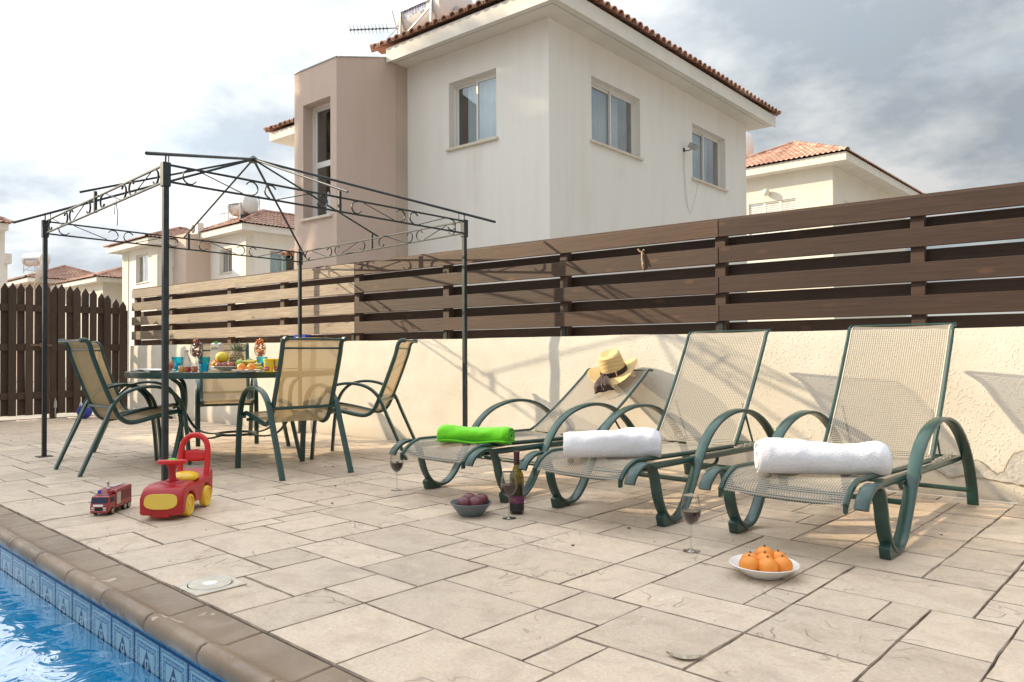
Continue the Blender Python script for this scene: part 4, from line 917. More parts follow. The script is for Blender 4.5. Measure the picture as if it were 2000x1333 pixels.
# ================================================================== GAZEBO
gz = thing('gazebo', 'open dark iron gazebo frame with scrollwork and no canopy', 'gazebo')
GP = {'A': (-5.06, 2.11, 2.20), 'B': (-7.90, 2.20, 2.18), 'C': (-7.95, 4.89, 2.15), 'D': (-5.05, 4.82, 2.16)}
GP = {k: Vector(v) for k, v in GP.items()}
for k, v in GP.items():
    link('post', MB().b2((-.018, -.018, 0), (.018, .018, v.z - .02)).mesh('post', M_IRON, smooth=False, bevel=.003), gz, (v.x, v.y, 0))
    sl_o = link('sleeve', MB().b2((-.026, -.026, v.z - .16), (.026, .026, v.z)).mesh('sleeve', M_IRON, smooth=False, bevel=.003), gz, (v.x, v.y, 0))
    link('base_plate', MB().b2((-.06, -.06, 0.001), (.06, .06, .007)).mesh('base_plate', M_IRON, smooth=False, bevel=.001), gz, (v.x, v.y, 0))
apex = (GP['A'] + GP['B'] + GP['C'] + GP['D']) / 4; apex.z = 2.735
DEP = .112
def arc3(c, e, z, r, a0, a1, n=14): return [c + e * (r * math.cos(a0 + (a1 - a0) * i / n)) + Vector((0, 0, z + r * math.sin(a0 + (a1 - a0) * i / n))) for i in range(n + 1)]
sidepairs = [('A', 'B'), ('B', 'C'), ('C', 'D'), ('D', 'A')]
for p, q in sidepairs:
    a, b = GP[p].copy(), GP[q].copy(); a.z -= .012; b.z -= .012; e = (b - a); e.z = 0; L = e.length; e.normalize(); nn = Vector((-e.y, e.x, 0))
    lo = Vector((0, 0, DEP))
    a2, b2 = a + e * .026, b - e * .026
    MB().bar([a2, b2], nn, .014, .014).build('upper_rail', M_IRON, gz, smooth=False)
    MB().bar([a2 - lo, b2 - lo], nn, .014, .014).build('lower_rail', M_IRON, gz, smooth=False)
    md = (a + b) / 2
    MB().b2((-.011, -.011, -DEP - .008), (.011, .011, .05)).build('strut', M_IRON, gz, smooth=False, loc=md)
    for (s, t, sg) in ((a, md, 1), (md, b, 1)):
        H = L / 2; r = DEP / 2 - .008
        P = lambda u: s + (t - s) * u - Vector((0, 0, DEP / 2))
        for u, kind in ((.12, 0), (.44, 1), (.55, 2), (.88, 3)):
            c = P(u); zc = c.z; c = Vector((c.x, c.y, 0))
            if kind == 0: pts = arc3(c, e, zc, r, R(80), R(330))
            elif kind == 1: pts = arc3(c, e, zc, r * .98, R(150), R(-80))
            elif kind == 2: pts = arc3(c, e, zc, r * .98, R(30), R(260))
            else: pts = arc3(c, e, zc, r, R(100), R(-150))
            MB().bar([x for x in pts], nn, .014, .0075).build('scroll', M_IRON, gz)
        MB().tube([P(.18) + Vector((0, 0, DEP / 2 - .008)), P(.40) - Vector((0, 0, DEP / 2 - .008))], .004, 5).build('diagonal_rod', M_IRON, gz)
        MB().tube([P(.83) + Vector((0, 0, DEP / 2 - .008)), P(.60) - Vector((0, 0, DEP / 2 - .008))], .004, 5).build('diagonal_rod', M_IRON, gz)
def rafter(tgt, ext, rad):
    d = tgt - apex; L = d.length; d.normalize(); end = tgt + d * ext
    return MB().tube([apex + d * .02, end], rad, 8).build('rafter', M_IRON, gz)
for k, v in GP.items():
    t = v + Vector((0, 0, .055)); rafter(t, .30, .0115)
    pk_ = MB()
    off = (apex - v); off.z = 0; off.normalize()
    MB().tube([v + Vector((0, 0, -.002)), v + Vector((0, 0, .052))], .006, 6).build('pin', M_IRON, gz)
    MB().tube([v + off * .05 + Vector((0, 0, -.03)), v + off * .05 + Vector((0, 0, .066))], .004, 6).build('pin', M_IRON, gz)
for p, q in sidepairs:
    t = (GP[p] + GP[q]) / 2 + Vector((0, 0, .055)); rafter(t, .12, .009)
MB().lathe([(.001, -.03), (.04, -.03), (.045, 0), (.03, .015), (.012, .03), (.001, .032)], 14).build('hub', M_IRON, gz, loc=apex)
wr = MB(); q = GP['A'].lerp(GP['B'], .33)
wr.tube(spl([q + Vector((0, 0, -.13)), q + Vector((.01, 0, -.17)), q + Vector((.0, .01, -.2)), q + Vector((.015, .0, -.30))], 4), .003, 5); wr.tube(spl([q + Vector((0, 0, -.1)), q + Vector((-.03, 0, -.15)), q + Vector((-.035, 0, -.21))], 4), .0025, 5)
wr.build('loose_wire', M_DARK, gz)

# ================================================================== LOUNGERS
ARM = [(-.36, .252), (-.335, .29), (-.28, .325), (-.215, .335), (-.155, .31), (-.122, .24), (-.10, .155), (-.06, .075), (0.0, .022), (.07, .010), (.13, .028), (.185, .075), (.23, .135), (.285, .215), (.34, .30), (.44, .42), (.58, .505), (.76, .548), (.93, .548), (1.09, .51), (1.24, .43), (1.37, .31), (1.46, .17), (1.51, .0)]
def make_lounger(rise_deg, loc, rz, label):
    o = thing('sun_lounger', label, 'sun lounger', loc, rz, 'sun loungers along the wall')
    arm = spl([(0, y, z) for y, z in ARM], 3)
    ame = MB().bar(arm, (1, 0, 0), .060, .023).mesh('arm_frame', M_GREEN)
    for s in (-1, 1):
        link('arm_frame', ame, o, (s * .365, 0, .012))
        MB().prism([(-.07, .001), (.045, .001), (.05, .03), (.0, .05), (-.06, .075), (-.085, .055)], s * .365 - .024, s * .365 + .024, 'x').build('foot_block', M_GREEN, o, smooth=False, bevel=.003)
        MB().tube([(s * .318, -.20, .318), (s * .318, .3, .312), (s * .318, 1.46, .295)], .019, 8).build('side_rail', M_GREEN, o)
        MB().tube(spl([(s * .30, .36, .292), (s * .30, .38, .262), (s * .30, .42, .245), (s * .30, .62, .243), (s * .30, .68, .262), (s * .30, .69, .295)], 4), .011, 7).build('stop_bracket', M_GREEN, o)
    for y, z in ((.28, .20), (1.485, .10)): MB().tube([(-.345, y, z), (.345, y, z)], .014, 8).build('cross_bar', M_GREEN, o)
    MB().tube([(-.32, 1.44, .292), (.32, 1.44, .292)], .014, 8).build('cross_bar', M_GREEN, o)
    # seat sling path
    bend = Vector((0, .92, .325)); L = .93; a = R(rise_deg)
    seat = spl([(0, -.335, .268), (0, -.285, .318), (0, -.215, .350), (0, -.12, .357), (0, .4, .342), (0, .9, .332)], 6)
    bd = Vector((0, math.cos(a), math.sin(a))); top = bend + bd * L; nb = Vector((0, math.sin(a), -math.cos(a)))
    back = spl([bend - bd * 0.0 + Vector((0, .01, .01)), bend + bd * .12 - nb * -.012, bend + bd * .45 + nb * .018, bend + bd * .78 + nb * .008, bend + bd * .88 + nb * .0, top + nb * .03], 6)
    def sling(path, hw, name, sag):
        cl = [0]
        for i in range(1, len(path)): cl.append(cl[-1] + (path[i] - path[i - 1]).length)
        nu = 8; m = MB(); vs = []; fs = []; us = []
        for i, p in enumerate(path):
            tg = (path[min(i + 1, len(path) - 1)] - path[max(i - 1, 0)]).normalized(); nn = Vector((1, 0, 0)).cross(tg)
            for k in range(nu + 1):
                u = -1 + 2 * k / nu; vs.append(p + Vector((u * hw, 0, 0)) - nn * (sag * (1 - u * u)))
        for i in range(len(path) - 1):
            for k in range(nu):
                q = i * (nu + 1) + k; fs.append((q, q + 1, q + nu + 2, q + nu + 1)); us.append([((-1 + 2 * k / nu) * hw, cl[i]), ((-1 + 2 * (k + 1) / nu) * hw, cl[i]), ((-1 + 2 * (k + 1) / nu) * hw, cl[i + 1]), ((-1 + 2 * k / nu) * hw, cl[i + 1])])
        m.add(vs, fs, us); return m.build(name, M_SLING, o)
    ss = sling(seat, .29, 'seat_sling', .012); bs_ = sling(back, .297, 'back_sling', .012)
    for s in (-1, 1):
        MB().tube([p + Vector((s * .292, 0, 0)) for p in seat], .014, 8).build('seat_frame', M_GREEN, o)
        MB().tube([p + Vector((s * .299, 0, 0)) for p in back], .0105, 8).build('back_frame', M_GREEN, o)
        MB().tube([p + Vector((s * .28, 0, 0)) for p in back[2:-2]], .004, 5).build('piping', M_PIPE, bs_)
        MB().box((0, 0, 0), (.014, .03, .05)).build('end_cap', M_GREEN, o, smooth=False, bevel=.004, loc=seat[0] + Vector((s * .292, .0, -.008)))
    MB().tube([top + nb * .03 + Vector((-.285, 0, 0)), top + nb * .03 + Vector((.285, 0, 0))], .006, 7).build('back_bar', M_GREEN, o)
    MB().tube(spl([(-.285, -.30, .29), (-.15, -.285, .262), (.15, -.285, .262), (.285, -.30, .29)], 5), .012, 7).build('front_bar', M_GREEN, o)
    m_ = bend + bd * .34 + nb * .03; rb = Vector((0, min(1.42, m_.y + .16), .30))
    MB().tube([m_ + Vector((-.25, 0, 0)), rb + Vector((-.25, 0, 0)), rb + Vector((.25, 0, 0)), m_ + Vector((.25, 0, 0))], .009, 7).build('back_stay', M_GREEN, o)
    for s in (-1, 1):
        tooth = MB(); x = s * .305
        for k in range(5): tooth.b2((x - .006, .98 + k * .07, .31), (x + .006, 1.02 + k * .07, .335))
        tooth.b2((x - .006, .96, .300), (x + .006, 1.32, .312)); tooth.build('notch_plate', mat('notch_plastic', (.62, .58, .48), .6), o, smooth=False)
    return o
make_lounger(31.5, (-3.61, 3.49, 0), R(-.5), 'reclined green sun lounger with the straw hat and green towel')
make_lounger(56.0, (-2.54, 3.58, 0), R(0), 'middle green sun lounger with a tilted white towel roll')
make_lounger(57.5, (-1.45, 3.69, 0), R(-.8), 'rightmost green sun lounger beside the peeling wall patch')

# ================================================================== DINING SET
CARM = [(-.405, 0), (-.33, .17), (-.235, .38), (-.165, .535), (-.08, .622), (.03, .662), (.15, .668), (.26, .64), (.345, .565), (.395, .45), (.425, .25), (.445, 0)]
CIN = [(-.395, 1.045), (-.352, 1.045), (-.322, 1.01), (-.297, .915), (-.215, .69), (-.14, .505), (-.095, .425), (-.03, .388), (.05, .392), (.18, .422), (.31, .447), (.375, .452), (.41, .435)]
def make_chair():
    o = thing('dining_chair', 'chair', 'chair', group='chairs around the round table')
    ame = MB().bar(spl([(0, y, z) for y, z in CARM], 4), (1, 0, 0), .044, .025).mesh('arm_leg', M_GREEN)
    path = spl([(0, y, z) for y, z in CIN], 4)
    fme = MB().tube(path, .0185, 8).mesh('side_frame', M_GREEN)
    for s in (-1, 1):
        link('arm_leg', ame, o, (s * .282, 0, .001)); link('side_frame', fme, o, (s * .243, 0, 0))
    m = MB(); cl = [0]
    for i in range(1, len(path)): cl.append(cl[-1] + (path[i] - path[i - 1]).length)
    nu = 6; vs = []; fs = []; us = []; hw = .24
    for i, p in enumerate(path):
        tg = (path[min(i + 1, len(path) - 1)] - path[max(i - 1, 0)]).normalized(); nn = Vector((1, 0, 0)).cross(tg)
        for k in range(nu + 1):
            u = -1 + 2 * k / nu; vs.append(p + Vector((u * hw, 0, 0)) + nn * (.010 * (1 - u * u)))
    for i in range(len(path) - 1):
        for k in range(nu):
            q = i * (nu + 1) + k; fs.append((q, q + 1, q + nu + 2, q + nu + 1)); us.append([((-1 + 2 * k / nu) * hw, cl[i]), ((-1 + 2 * (k + 1) / nu) * hw, cl[i]), ((-1 + 2 * (k + 1) / nu) * hw, cl[i + 1]), ((-1 + 2 * k / nu) * hw, cl[i + 1])])
    m.add(vs, fs, us); m.build('sling', M_SLINGC, o)
    for y, z, r_ in ((-.165, .515, .013), (.30, .405, .013), (-.39, 1.043, .009), (-.312, .975, .008)): MB().tube([(-.265 if z < .9 else -.24, y, z), (.265 if z < .9 else .24, y, z)], r_, 7).build('cross_bar', M_GREEN, o)
    for s in (-1, 1): MB().tube([(s * .282, .39, .43), (s * .25, .36, .42)], .010, 6).build('bracket', M_GREEN, o)
    return o
ch0 = make_chair()
chairs = [((-5.40, 3.27), 84, 'green framed chair seen from behind, right of the gazebo front post'),
          ((-6.66, 2.42), 0, 'nearest left green chair seen from the side, beside the gazebo post'),
          ((-7.39, 2.69), -46, 'left chair half hidden behind the nearest left chair'),
          ((-7.85, 3.92), -114, 'far chair facing the camera behind the fruit table'),
          ((-5.685, 4.22), 128, 'chair by the wall seen edge on, right of the table')]
for i, (p, a, lb_) in enumerate(chairs):
    c = ch0 if i == 0 else copy_tree(ch0)
    c.location = (p[0], p[1], 0); c.rotation_euler = (0, 0, R(a)); c['label'] = lb_

TC = Vector((-6.65, 3.42, 0)); TZ_ = .785; TRd = .92
tb = thing('dining_table', 'round glass topped garden table with green rim laid with fruit', 'table', tuple(TC))
MB().lathe([(TRd - .03, TZ_ - .052), (TRd, TZ_ - .05), (TRd + .004, TZ_ - .025), (TRd, TZ_ - .001), (TRd - .03, TZ_), (TRd - .034, TZ_ - .026), (TRd - .03, TZ_ - .052)], 64).build('rim', M_GREEN, tb)
MB().lathe([(.001, TZ_ - .012), (TRd - .031, TZ_ - .012), (TRd - .031, TZ_ - .004), (.001, TZ_ - .004)], 48).build('glass_top', glass_mat('table_glass', (.80, .88, .86), 1.0), tb)
for k in range(4):
    a = R(20 + 90 * k); d = Vector((math.cos(a), math.sin(a), 0)); n_ = Vector((-d.y, d.x, 0))
    MB().bar(spl([d * .74 + Vector((0, 0, 0.002)), d * .68 + Vector((0, 0, .2)), d * .62 + Vector((0, 0, .45)), d * .64 + Vector((0, 0, .65)), d * .74 + Vector((0, 0, TZ_ - .053))], 5), n_, .042, .022).build('leg', M_GREEN, tb)
    MB().bar(spl([d * .66 + Vector((0, 0, .42)), d * .50 + Vector((0, 0, .24)), d * .34 + Vector((0, 0, .19)), d * .16 + Vector((0, 0, .2))], 5), n_, .03, .014).build('brace', M_GREEN, tb)
MB().tube([(.17 * math.cos(t), .17 * math.sin(t), .2) for t in [2 * math.pi * i / 24 for i in range(24)]], .012, 7, closed=True).build('ring', M_GREEN, tb)
for k in range(2): MB().b2((-TRd + .04, -.018, TZ_ - .045), (TRd - .04, .018, TZ_ - .0125 - .012 * k)).build('cross_bar', M_GREEN, tb, smooth=False, rot=(0, 0, R(20 + 90 * k)))

# ---- things on the table
ZT = TZ_ + .001
def tp(px, dep, z=0.0): p = pxpt(px, dep); return (p.x, p.y, ZT + z)
M_WHITE = mat('white_ceramic', (.78, .77, .74), .2, coat=.3)
M_CREAM = mat('cream_ceramic', (.66, .60, .45), .35, var=(20, .15))
def plate(label, loc, r, m=M_WHITE, name='plate'):
    return tag(MB().lathe([(.001, .0), (r * .6, 0), (r * .68, .006), (r, .016), (r, .020), (r * .66, .0115), (r * .55, .007), (.001, .007)], 30).build(name, m, loc=loc), label, 'plate')
def skin(name, c, c2, rough=.4, sc_=12, bump=.1): return mat(name, c, rough, var=(sc_, .3, c2), bump=(90, bump, .002))
M_ORANGE = mat('orange_peel', (.72, .21, .025), .38, var=(9, .3, (.78, .29, .03)), bump=(260, .25, .002))
M_POM = skin('pomegranate_skin', (.36, .07, .06), (.52, .16, .09)); M_PLUM = mat('plum_skin', (.085, .016, .028), .3, var=(14, .3, (.17, .03, .035)), coat=.1)
M_MELON = skin('melon_rind', (.72, .56, .045), (.66, .47, .03), .45); M_MANGO = skin('mango_skin', (.22, .36, .07), (.38, .44, .10)); M_BAN = skin('banana_peel', (.68, .52, .10), (.58, .42, .06), .5)
M_APPLE = skin('dark_apple', (.20, .045, .05), (.34, .12, .08)); M_STEMW = mat('dry_stem', (.13, .10, .05), .8)
def fruit(name, label, loc, r, m, cat='fruit', group=None, sq=.92, stem=True, rot=0, sub=None, wob=.05):
    o = thing(name, label, cat, loc, rot, group); r_ = r if hasattr(r, '__len__') else (r, r, r * sq)
    MB().ell((0, 0, r_[2]), r_, 18, 12, wob=wob, seed=rnd.random() * 9).build('flesh', m, o)
    if stem: MB().lathe([(.001, 0), (.004, 0), (.005, .003), (.002, .009), (.001, .009)], 7, (0, 0, r_[2] * 1.97)).build('stem', M_STEMW, o)
    return o
plate('white side plate with a pomegranate on it', tp(312, 6.35), .125)
pg = fruit('pomegranate', 'red pomegranate beside the gazebo post', tp(328, 6.35, .008), .047, M_POM, stem=False)
MB().lathe([(.010, 0), (.008, .006), (.014, .018), (.006, .008), (.001, .004)], 6, (0, 0, .082)).build('crown', M_POM, pg)
ov = plate('oval white plate at the left end of the table', tp(292, 6.7), .14); 
M_BLUEG = glass_mat('turquoise_glass', (.30, .88, .97), .8)
M_BLUEI = mat('turquoise_body', (.05, .58, .74), .12, spec=.6, coat=.4)
def tumbler(label, loc, h=.125):
    o = thing('tumbler', label, 'glass', loc, 0, 'turquoise tumblers'); n = 18
    m = MB(); prof = [(.035, 0), (.037, .012), (.044, h * .55), (.046, h * .62), (.053, h)]
    for k in range(0): pass
    m.lathe(prof + [(.050, h), (.043, h * .6), (.034, .02), (.001, .018)], 10); m.build('cup', M_BLUEG, o, smooth=False)
    MB().lathe([(.001, .0005), (.0335, .0005), (.0425, h * .55), (.001, h * .55)], 10).build('faceted_base', M_BLUEI, o, smooth=False); return o
tumbler('turquoise tumbler behind the clear bottle', tp(347, 6.85)); tumbler('turquoise tumbler beside the juice carton', tp(399, 6.4)); tumbler('turquoise tumbler behind the yellow tubs', tp(512, 7.0), .12)
M_CLEAR = glass_mat('clear_glass', (.97, .98, .97), 1.0); M_WATER = glass_mat('bottle_water', (.88, .93, .95), .5)
bo = thing('glass_bottle', 'small clear glass bottle with silver cap between blue tumblers', 'bottle', tp(364, 6.6))
MB().lathe([(.001, 0), (.037, 0), (.04, .008), (.04, .07), (.034, .095), (.02, .12), (.013, .14), (.013, .165), (.015, .168)], 18).build('body', M_CLEAR, bo); MB().lathe([(.014, .165), (.019, .165), (.019, .185), (.001, .187)], 14).build('cap', M_STEEL, bo); MB().lathe([(.001, .004), (.036, .004), (.036, .06), (.001, .06)], 16).build('water', M_WATER, bo)
def jar(label, loc, c, c2):
    o = thing('jam_jar', label, 'jar', loc, 0, 'little jam jars'); MB().lathe([(.001, 0), (.021, 0), (.024, .004), (.024, .040), (.020, .045)], 14).build('pot', mat('jar_%02d' % int(c[0] * 100), c, .2, coat=.5), o)
    MB().lathe([(.021, .0455), (.025, .0455), (.025, .0525), (.001, .0535)], 14).build('lid', mat('jar_lid', (.62, .55, .42), .4), o); MB().b2((-.012, -.0246, .012), (.012, -.0236, .034)).build('paper_label', mat('jar_lab_%02d' % int(c2[0] * 100), c2, .6), o, smooth=False, rot=(0, 0, R(27))); return o
jar('small jar of yellow jam in front of the clear bottle', tp(354.5, 6.25), (.62, .36, .02), (.50, .28, .10)); jar('small dark red jam jar, middle of the three', tp(367, 6.25), (.42, .03, .03), (.55, .12, .08)); jar('small brick red jam jar next to the blue tumbler', tp(380, 6.25), (.38, .10, .05), (.50, .20, .12))
def goblet(label, loc, cols, seed):
    o = thing('fruit_goblet', label, 'goblet', loc, 0, 'goblets of cut fruit')
    MB().lathe([(.04, 0), (.04, .003), (.012, .007), (.005, .02), (.005, .105), (.012, .118), (.036, .135), (.05, .165), (.050, .20), (.043, .235)], 20).build('glass', M_CLEAR, o)
    r_ = random.Random(seed)
    for k in range(46):
        h = r_.uniform(.13, .278); R_ = .040 * math.sin(math.pi * min(.97, max(.15, (h - .115) / .175))) ** .6; a = r_.uniform(0, 6.3); q = R_ * (r_.random() ** .4)
        o2 = link('fruit_piece', PIECE[r_.choice(cols)], o, (q * math.cos(a), q * math.sin(a), h), (r_.uniform(0, 3), r_.uniform(0, 3), r_.uniform(0, 3))); s_ = r_.uniform(.75, 1.25); o2.scale = (s_, s_, s_)
    return o
def piece(nm, c): return MB().box((0, 0, 0), (.02, .017, .014)).mesh('fruit_piece', mat(nm, c, .3, coat=.3, var=(60, .25)), smooth=False, bevel=.003)
PIECE = {'r': piece('cut_strawberry', (.32, .035, .035)), 'd': piece('cut_plum', (.16, .03, .04)), 'y': piece('cut_peach', (.55, .25, .05)), 'o': piece('cut_orange', (.80, .25, .02)), 'p': piece('cut_papaya', (.70, .17, .03))}
goblet('stemmed glass heaped with dark red cut fruit', tp(383, 6.75), 'rrrdddy', 4); goblet('stemmed glass heaped with orange cut fruit', tp(508, 6.7), 'ooop', 8)
jc = thing('juice_carton', 'pale pink juice carton with green cap behind the melon', 'carton', tp(424, 6.95), R(25))
MB().b2((-.047, -.033, 0), (.047, .033, .235)).build('carton', mat('carton_print', (.74, .60, .48), .45, var=(16, .2, (.76, .66, .56))), jc, smooth=False, bevel=.003); MB().prism([(-.033, .2355), (.033, .2355), (.033, .24), (0, .252), (-.033, .24)], -.046, .046, 'x').build('folded_top', M_WHITE, jc, smooth=False)
MB().lathe([(.017, 0), (.018, .004), (.018, .016), (.001, .018)], 14, (.0, -.012, .246)).build('cap', mat('green_cap', (.10, .42, .04), .4), jc)
st_ = MB()
for k in range(6):
    x = -.036 + k * .0125; zz_ = .185 + .006 * math.sin(math.pi * k / 5); st_.b2((x, -.0345, zz_), (x + .0028, -.0335, zz_ + .022)); st_.b2((x, -.0345, zz_ + (.018 if k % 2 else .009)), (x + .009, -.0335, zz_ + (.022 if k % 2 else .012)))
tag(st_.build('carton_lettering', mat('dark_green_print', (.02, .10, .04), .5), jc, smooth=False), kind='stuff')
MB().ell((-.028, -.0335, .045), (.020, .0012, .022), 14, 8).build('printed_orange', M_ORANGE, jc)
# fruit bowl and fruit
fbw = tp(448, 6.55)
tag(MB().lathe([(.001, .004), (.07, 0), (.075, .004), (.14, .034), (.152, .040), (.15, .044), (.135, .038), (.07, .011), (.001, .010)], 32).build('fruit_bowl', M_CREAM, loc=fbw), 'wide shallow cream bowl heaped with mixed fruit', 'bowl')
def bp_(dx, dy, z): p = Vector(fbw) + r0 * dx + fh * dy; return (p.x, p.y, ZT + z)
fruit('melon', 'yellow melon on top of the fruit bowl', bp_(-.058, -.01, .070), (.057, .055, .05), M_MELON)
fruit('orange', 'orange half hidden behind the melon in the bowl', bp_(-.120, .02, .03), .037, M_ORANGE); fruit('orange', 'lower left orange in the fruit bowl', bp_(-.098, -.055, .028), .033, M_ORANGE)
fruit('apple', 'dark red apple under the melon at left', bp_(-.060, -.07, .018), .034, M_APPLE); fruit('apple', 'dark red apple in the middle of the bowl', bp_(-.012, -.06, .018), .036, M_APPLE); fruit('apple', 'brownish apple in the bowl below the pineapple', bp_(.04, -.065, .020), .035, M_APPLE)
fruit('mango', 'green mango at the right of the bowl', bp_(.108, -.055, .030), (.042, .036, .036), M_MANGO); fruit('mango', 'small green mango behind the banana', bp_(.155, .06, .055), (.036, .03, .027), M_MANGO)
pa = thing('pineapple', 'pineapple with spiky grey green leaves leaning in the bowl', 'pineapple', bp_(.045, .03, .02)); pa.rotation_euler = (R(-12), R(-14), 0)
MB().ell((0, 0, .08), (.055, .055, .078), 20, 14).build('core', mat('pineapple_core', (.20, .15, .07), .7), pa)
pe = MB().lathe([(.001, .011), (.006, .009), (.012, 0)], 6).mesh('pineapple_eye', mat('pineapple_eye', (.38, .29, .15), .6, var=(40, .4)), smooth=False)
for j in range(8):
    th = R(28 + j * 18); n_ = max(6, round(14 * math.sin(th)))
    for k in range(n_):
        a = 2 * math.pi * (k + .5 * (j % 2)) / n_; d = Vector((math.sin(th) * math.cos(a), math.sin(th) * math.sin(a), math.cos(th))); link('pineapple_eye', pe, pa, (d.x * .053, d.y * .053, .08 + d.z * .076), d.to_track_quat('Z', 'Y').to_euler())
lf = MB().prism([(-.009, 0), (.009, 0), (.007, .035), (0, .085), (-.007, .035)], -.001, .001, 'y').mesh('leaf', mat('pineapple_leaf', (.16, .22, .13), .55, var=(30, .4)), smooth=False)
for k in range(26):
    a = k * 2.4; t_ = R(8 + k * 2.3); o = link('leaf', lf, pa, (.016 * math.cos(a), .016 * math.sin(a), .165 - k * .0008), (0, 0, 0)); o.rotation_euler = (Matrix.Rotation(a, 3, 'Z') @ Matrix.Rotation(t_, 3, 'Y') @ Matrix.Rotation(R(90), 3, 'Z')).to_euler()
def banana(label, loc, rz, up_=0.0):
    o = thing('banana', label, 'banana', loc, rz, 'bananas by the bowl'); pts = spl([(-.085, .018, .03 + up_), (-.06, .004, .024), (-.01, -.006, .018), (.04, 0, .02), (.075, .018, .032)], 4)
    n = len(pts); rad = [.006 + .0125 * math.sin(math.pi * (i + .35) / (n - .3)) ** .6 for i in range(n)]; MB().tube(pts, rad, 6).build('peel', M_BAN, o); MB().tube([pts[-1], pts[-1] + Vector((.018, .006, .008))], .0045, 6).build('stem', M_STEMW, o); return o
banana('upper banana lying across the bowl edge', bp_(.165, -.01, .058), R(35), .02); banana('lower banana behind the stemmed orange glass', bp_(.22, -.03, .003), R(75)); banana('banana standing beside the yellow tubs', bp_(.255, .01, .003), R(100)); banana('banana under the upper banana', bp_(.19, .03, .030), R(30))
plate('white plate holding two oranges', tp(481, 6.2), .115); fruit('orange', 'left orange on the white plate', tp(471.5, 6.18, .010), .034, M_ORANGE); fruit('orange', 'right orange on the white plate', tp(490.5, 6.18, .010), .034, M_ORANGE)
def text_mesh(body, size):
    cu = bpy.data.curves.new('t', 'FONT'); cu.body = body; cu.size = size; cu.align_x = 'CENTER'; cu.align_y = 'CENTER'; cu.extrude = .0004
    ob = bpy.data.objects.new('t', cu); col.objects.link(ob); me = bpy.data.meshes.new_from_object(ob.evaluated_get(bpy.context.evaluated_depsgraph_get())); bpy.data.objects.remove(ob); bpy.data.curves.remove(cu); return me
plm = text_mesh('PLAY', .02); plm.materials.append(mat('white_print', (.8, .8, .78), .5))
def tub(label, loc):
    o = thing('toy_dough_tub', label, 'tub', loc, R(24), 'yellow tubs'); MB().lathe([(.001, 0), (.034, 0), (.035, .004), (.041, .094)], 20).build('pot', mat('yellow_plastic', (.80, .58, .01), .3, coat=.3), o); MB().lathe([(.043, .0945), (.045, .095), (.045, .108), (.001, .109)], 20).build('lid', mat('yellow_lid', (.86, .66, .03), .3), o)
    lbm = MB(); lbm.grid(lambda u, v: ((.0365 + .003 * v) * math.cos(R(-130 + 80 * u)), (.0365 + .003 * v) * math.sin(R(-130 + 80 * u)), .010 + .034 * v), 10, 1); lbm.build('red_label', mat('red_label', (.50, .03, .04), .4), o)
    t_ = link('label_text', plm, o, (0, -.0402, .028), (R(90), 0, 0)); MB().ell((.0, -.0385, .068), (.014, .0016, .016), 14, 8).build('label_picture', mat('label_picture', (.70, .62, .45), .5, var=(80, .5)), o); return o
tub('yellow tub with red label, left of the pair', tp(525, 6.2)); tub('yellow tub half hidden by the chair back', tp(544, 6.25))
bx_ = thing('plastic_box', 'small blue plastic box standing on the wall by the back gazebo post', 'box', tuple(wp(1.62, .012, HW + .002)), WA)
for p in (((-.11, -.01, 0), (.11, .0, .085)), ((-.11, .07, 0), (.11, .08, .085)), ((-.11, 0, 0), (-.10, .07, .085)), ((.10, 0, 0), (.11, .07, .085)), ((-.10, 0, 0), (.10, .07, .006))): MB().b2(*p).build('side', mat('blue_plastic', (.035, .07, .42), .35), bx_, smooth=False)
MB().b2((-.07, -.0112, .02), (.01, -.0102, .06)).build('sticker', M_WHITE, bx_, smooth=False)

# ================================================================== SMALL THINGS ON LOUNGERS AND DECK
def terry_fn(c):
    def f(nt, b, co):
        n = N(nt, 'ShaderNodeTexNoise'); n.inputs['Scale'].default_value = 190; n.inputs['Detail'].default_value = 3; LK(nt, co.outputs['Object'], n.inputs['Vector'])
        n2_ = N(nt, 'ShaderNodeTexNoise'); n2_.inputs['Scale'].default_value = 16; n2_.inputs['Detail'].default_value = 5; LK(nt, co.outputs['Object'], n2_.inputs['Vector'])
        h = mth(nt, 'ADD', n.outputs[0], mth(nt, 'MULTIPLY', n2_.outputs[0], 2.0)); bp = N(nt, 'ShaderNodeBump'); bp.inputs['Strength'].default_value = .8; bp.inputs['Distance'].default_value = .006; LK(nt, h, bp.inputs['Height']); LK(nt, bp.outputs[0], b.inputs['Normal'])
        LK(nt, mixc(nt, n.outputs[0], c, tuple(x * .72 for x in c)), b.inputs['Base Color']); b.inputs['Sheen Weight'].default_value = .25
    return f
M_TW = mat('white_terry', (.84, .84, .87), .95, spec=.1, fn=terry_fn((.86, .86, .90))); M_TG = mat('green_terry', (.12, .5, .02), .95, spec=.1, fn=terry_fn((.13, .56, .015)))
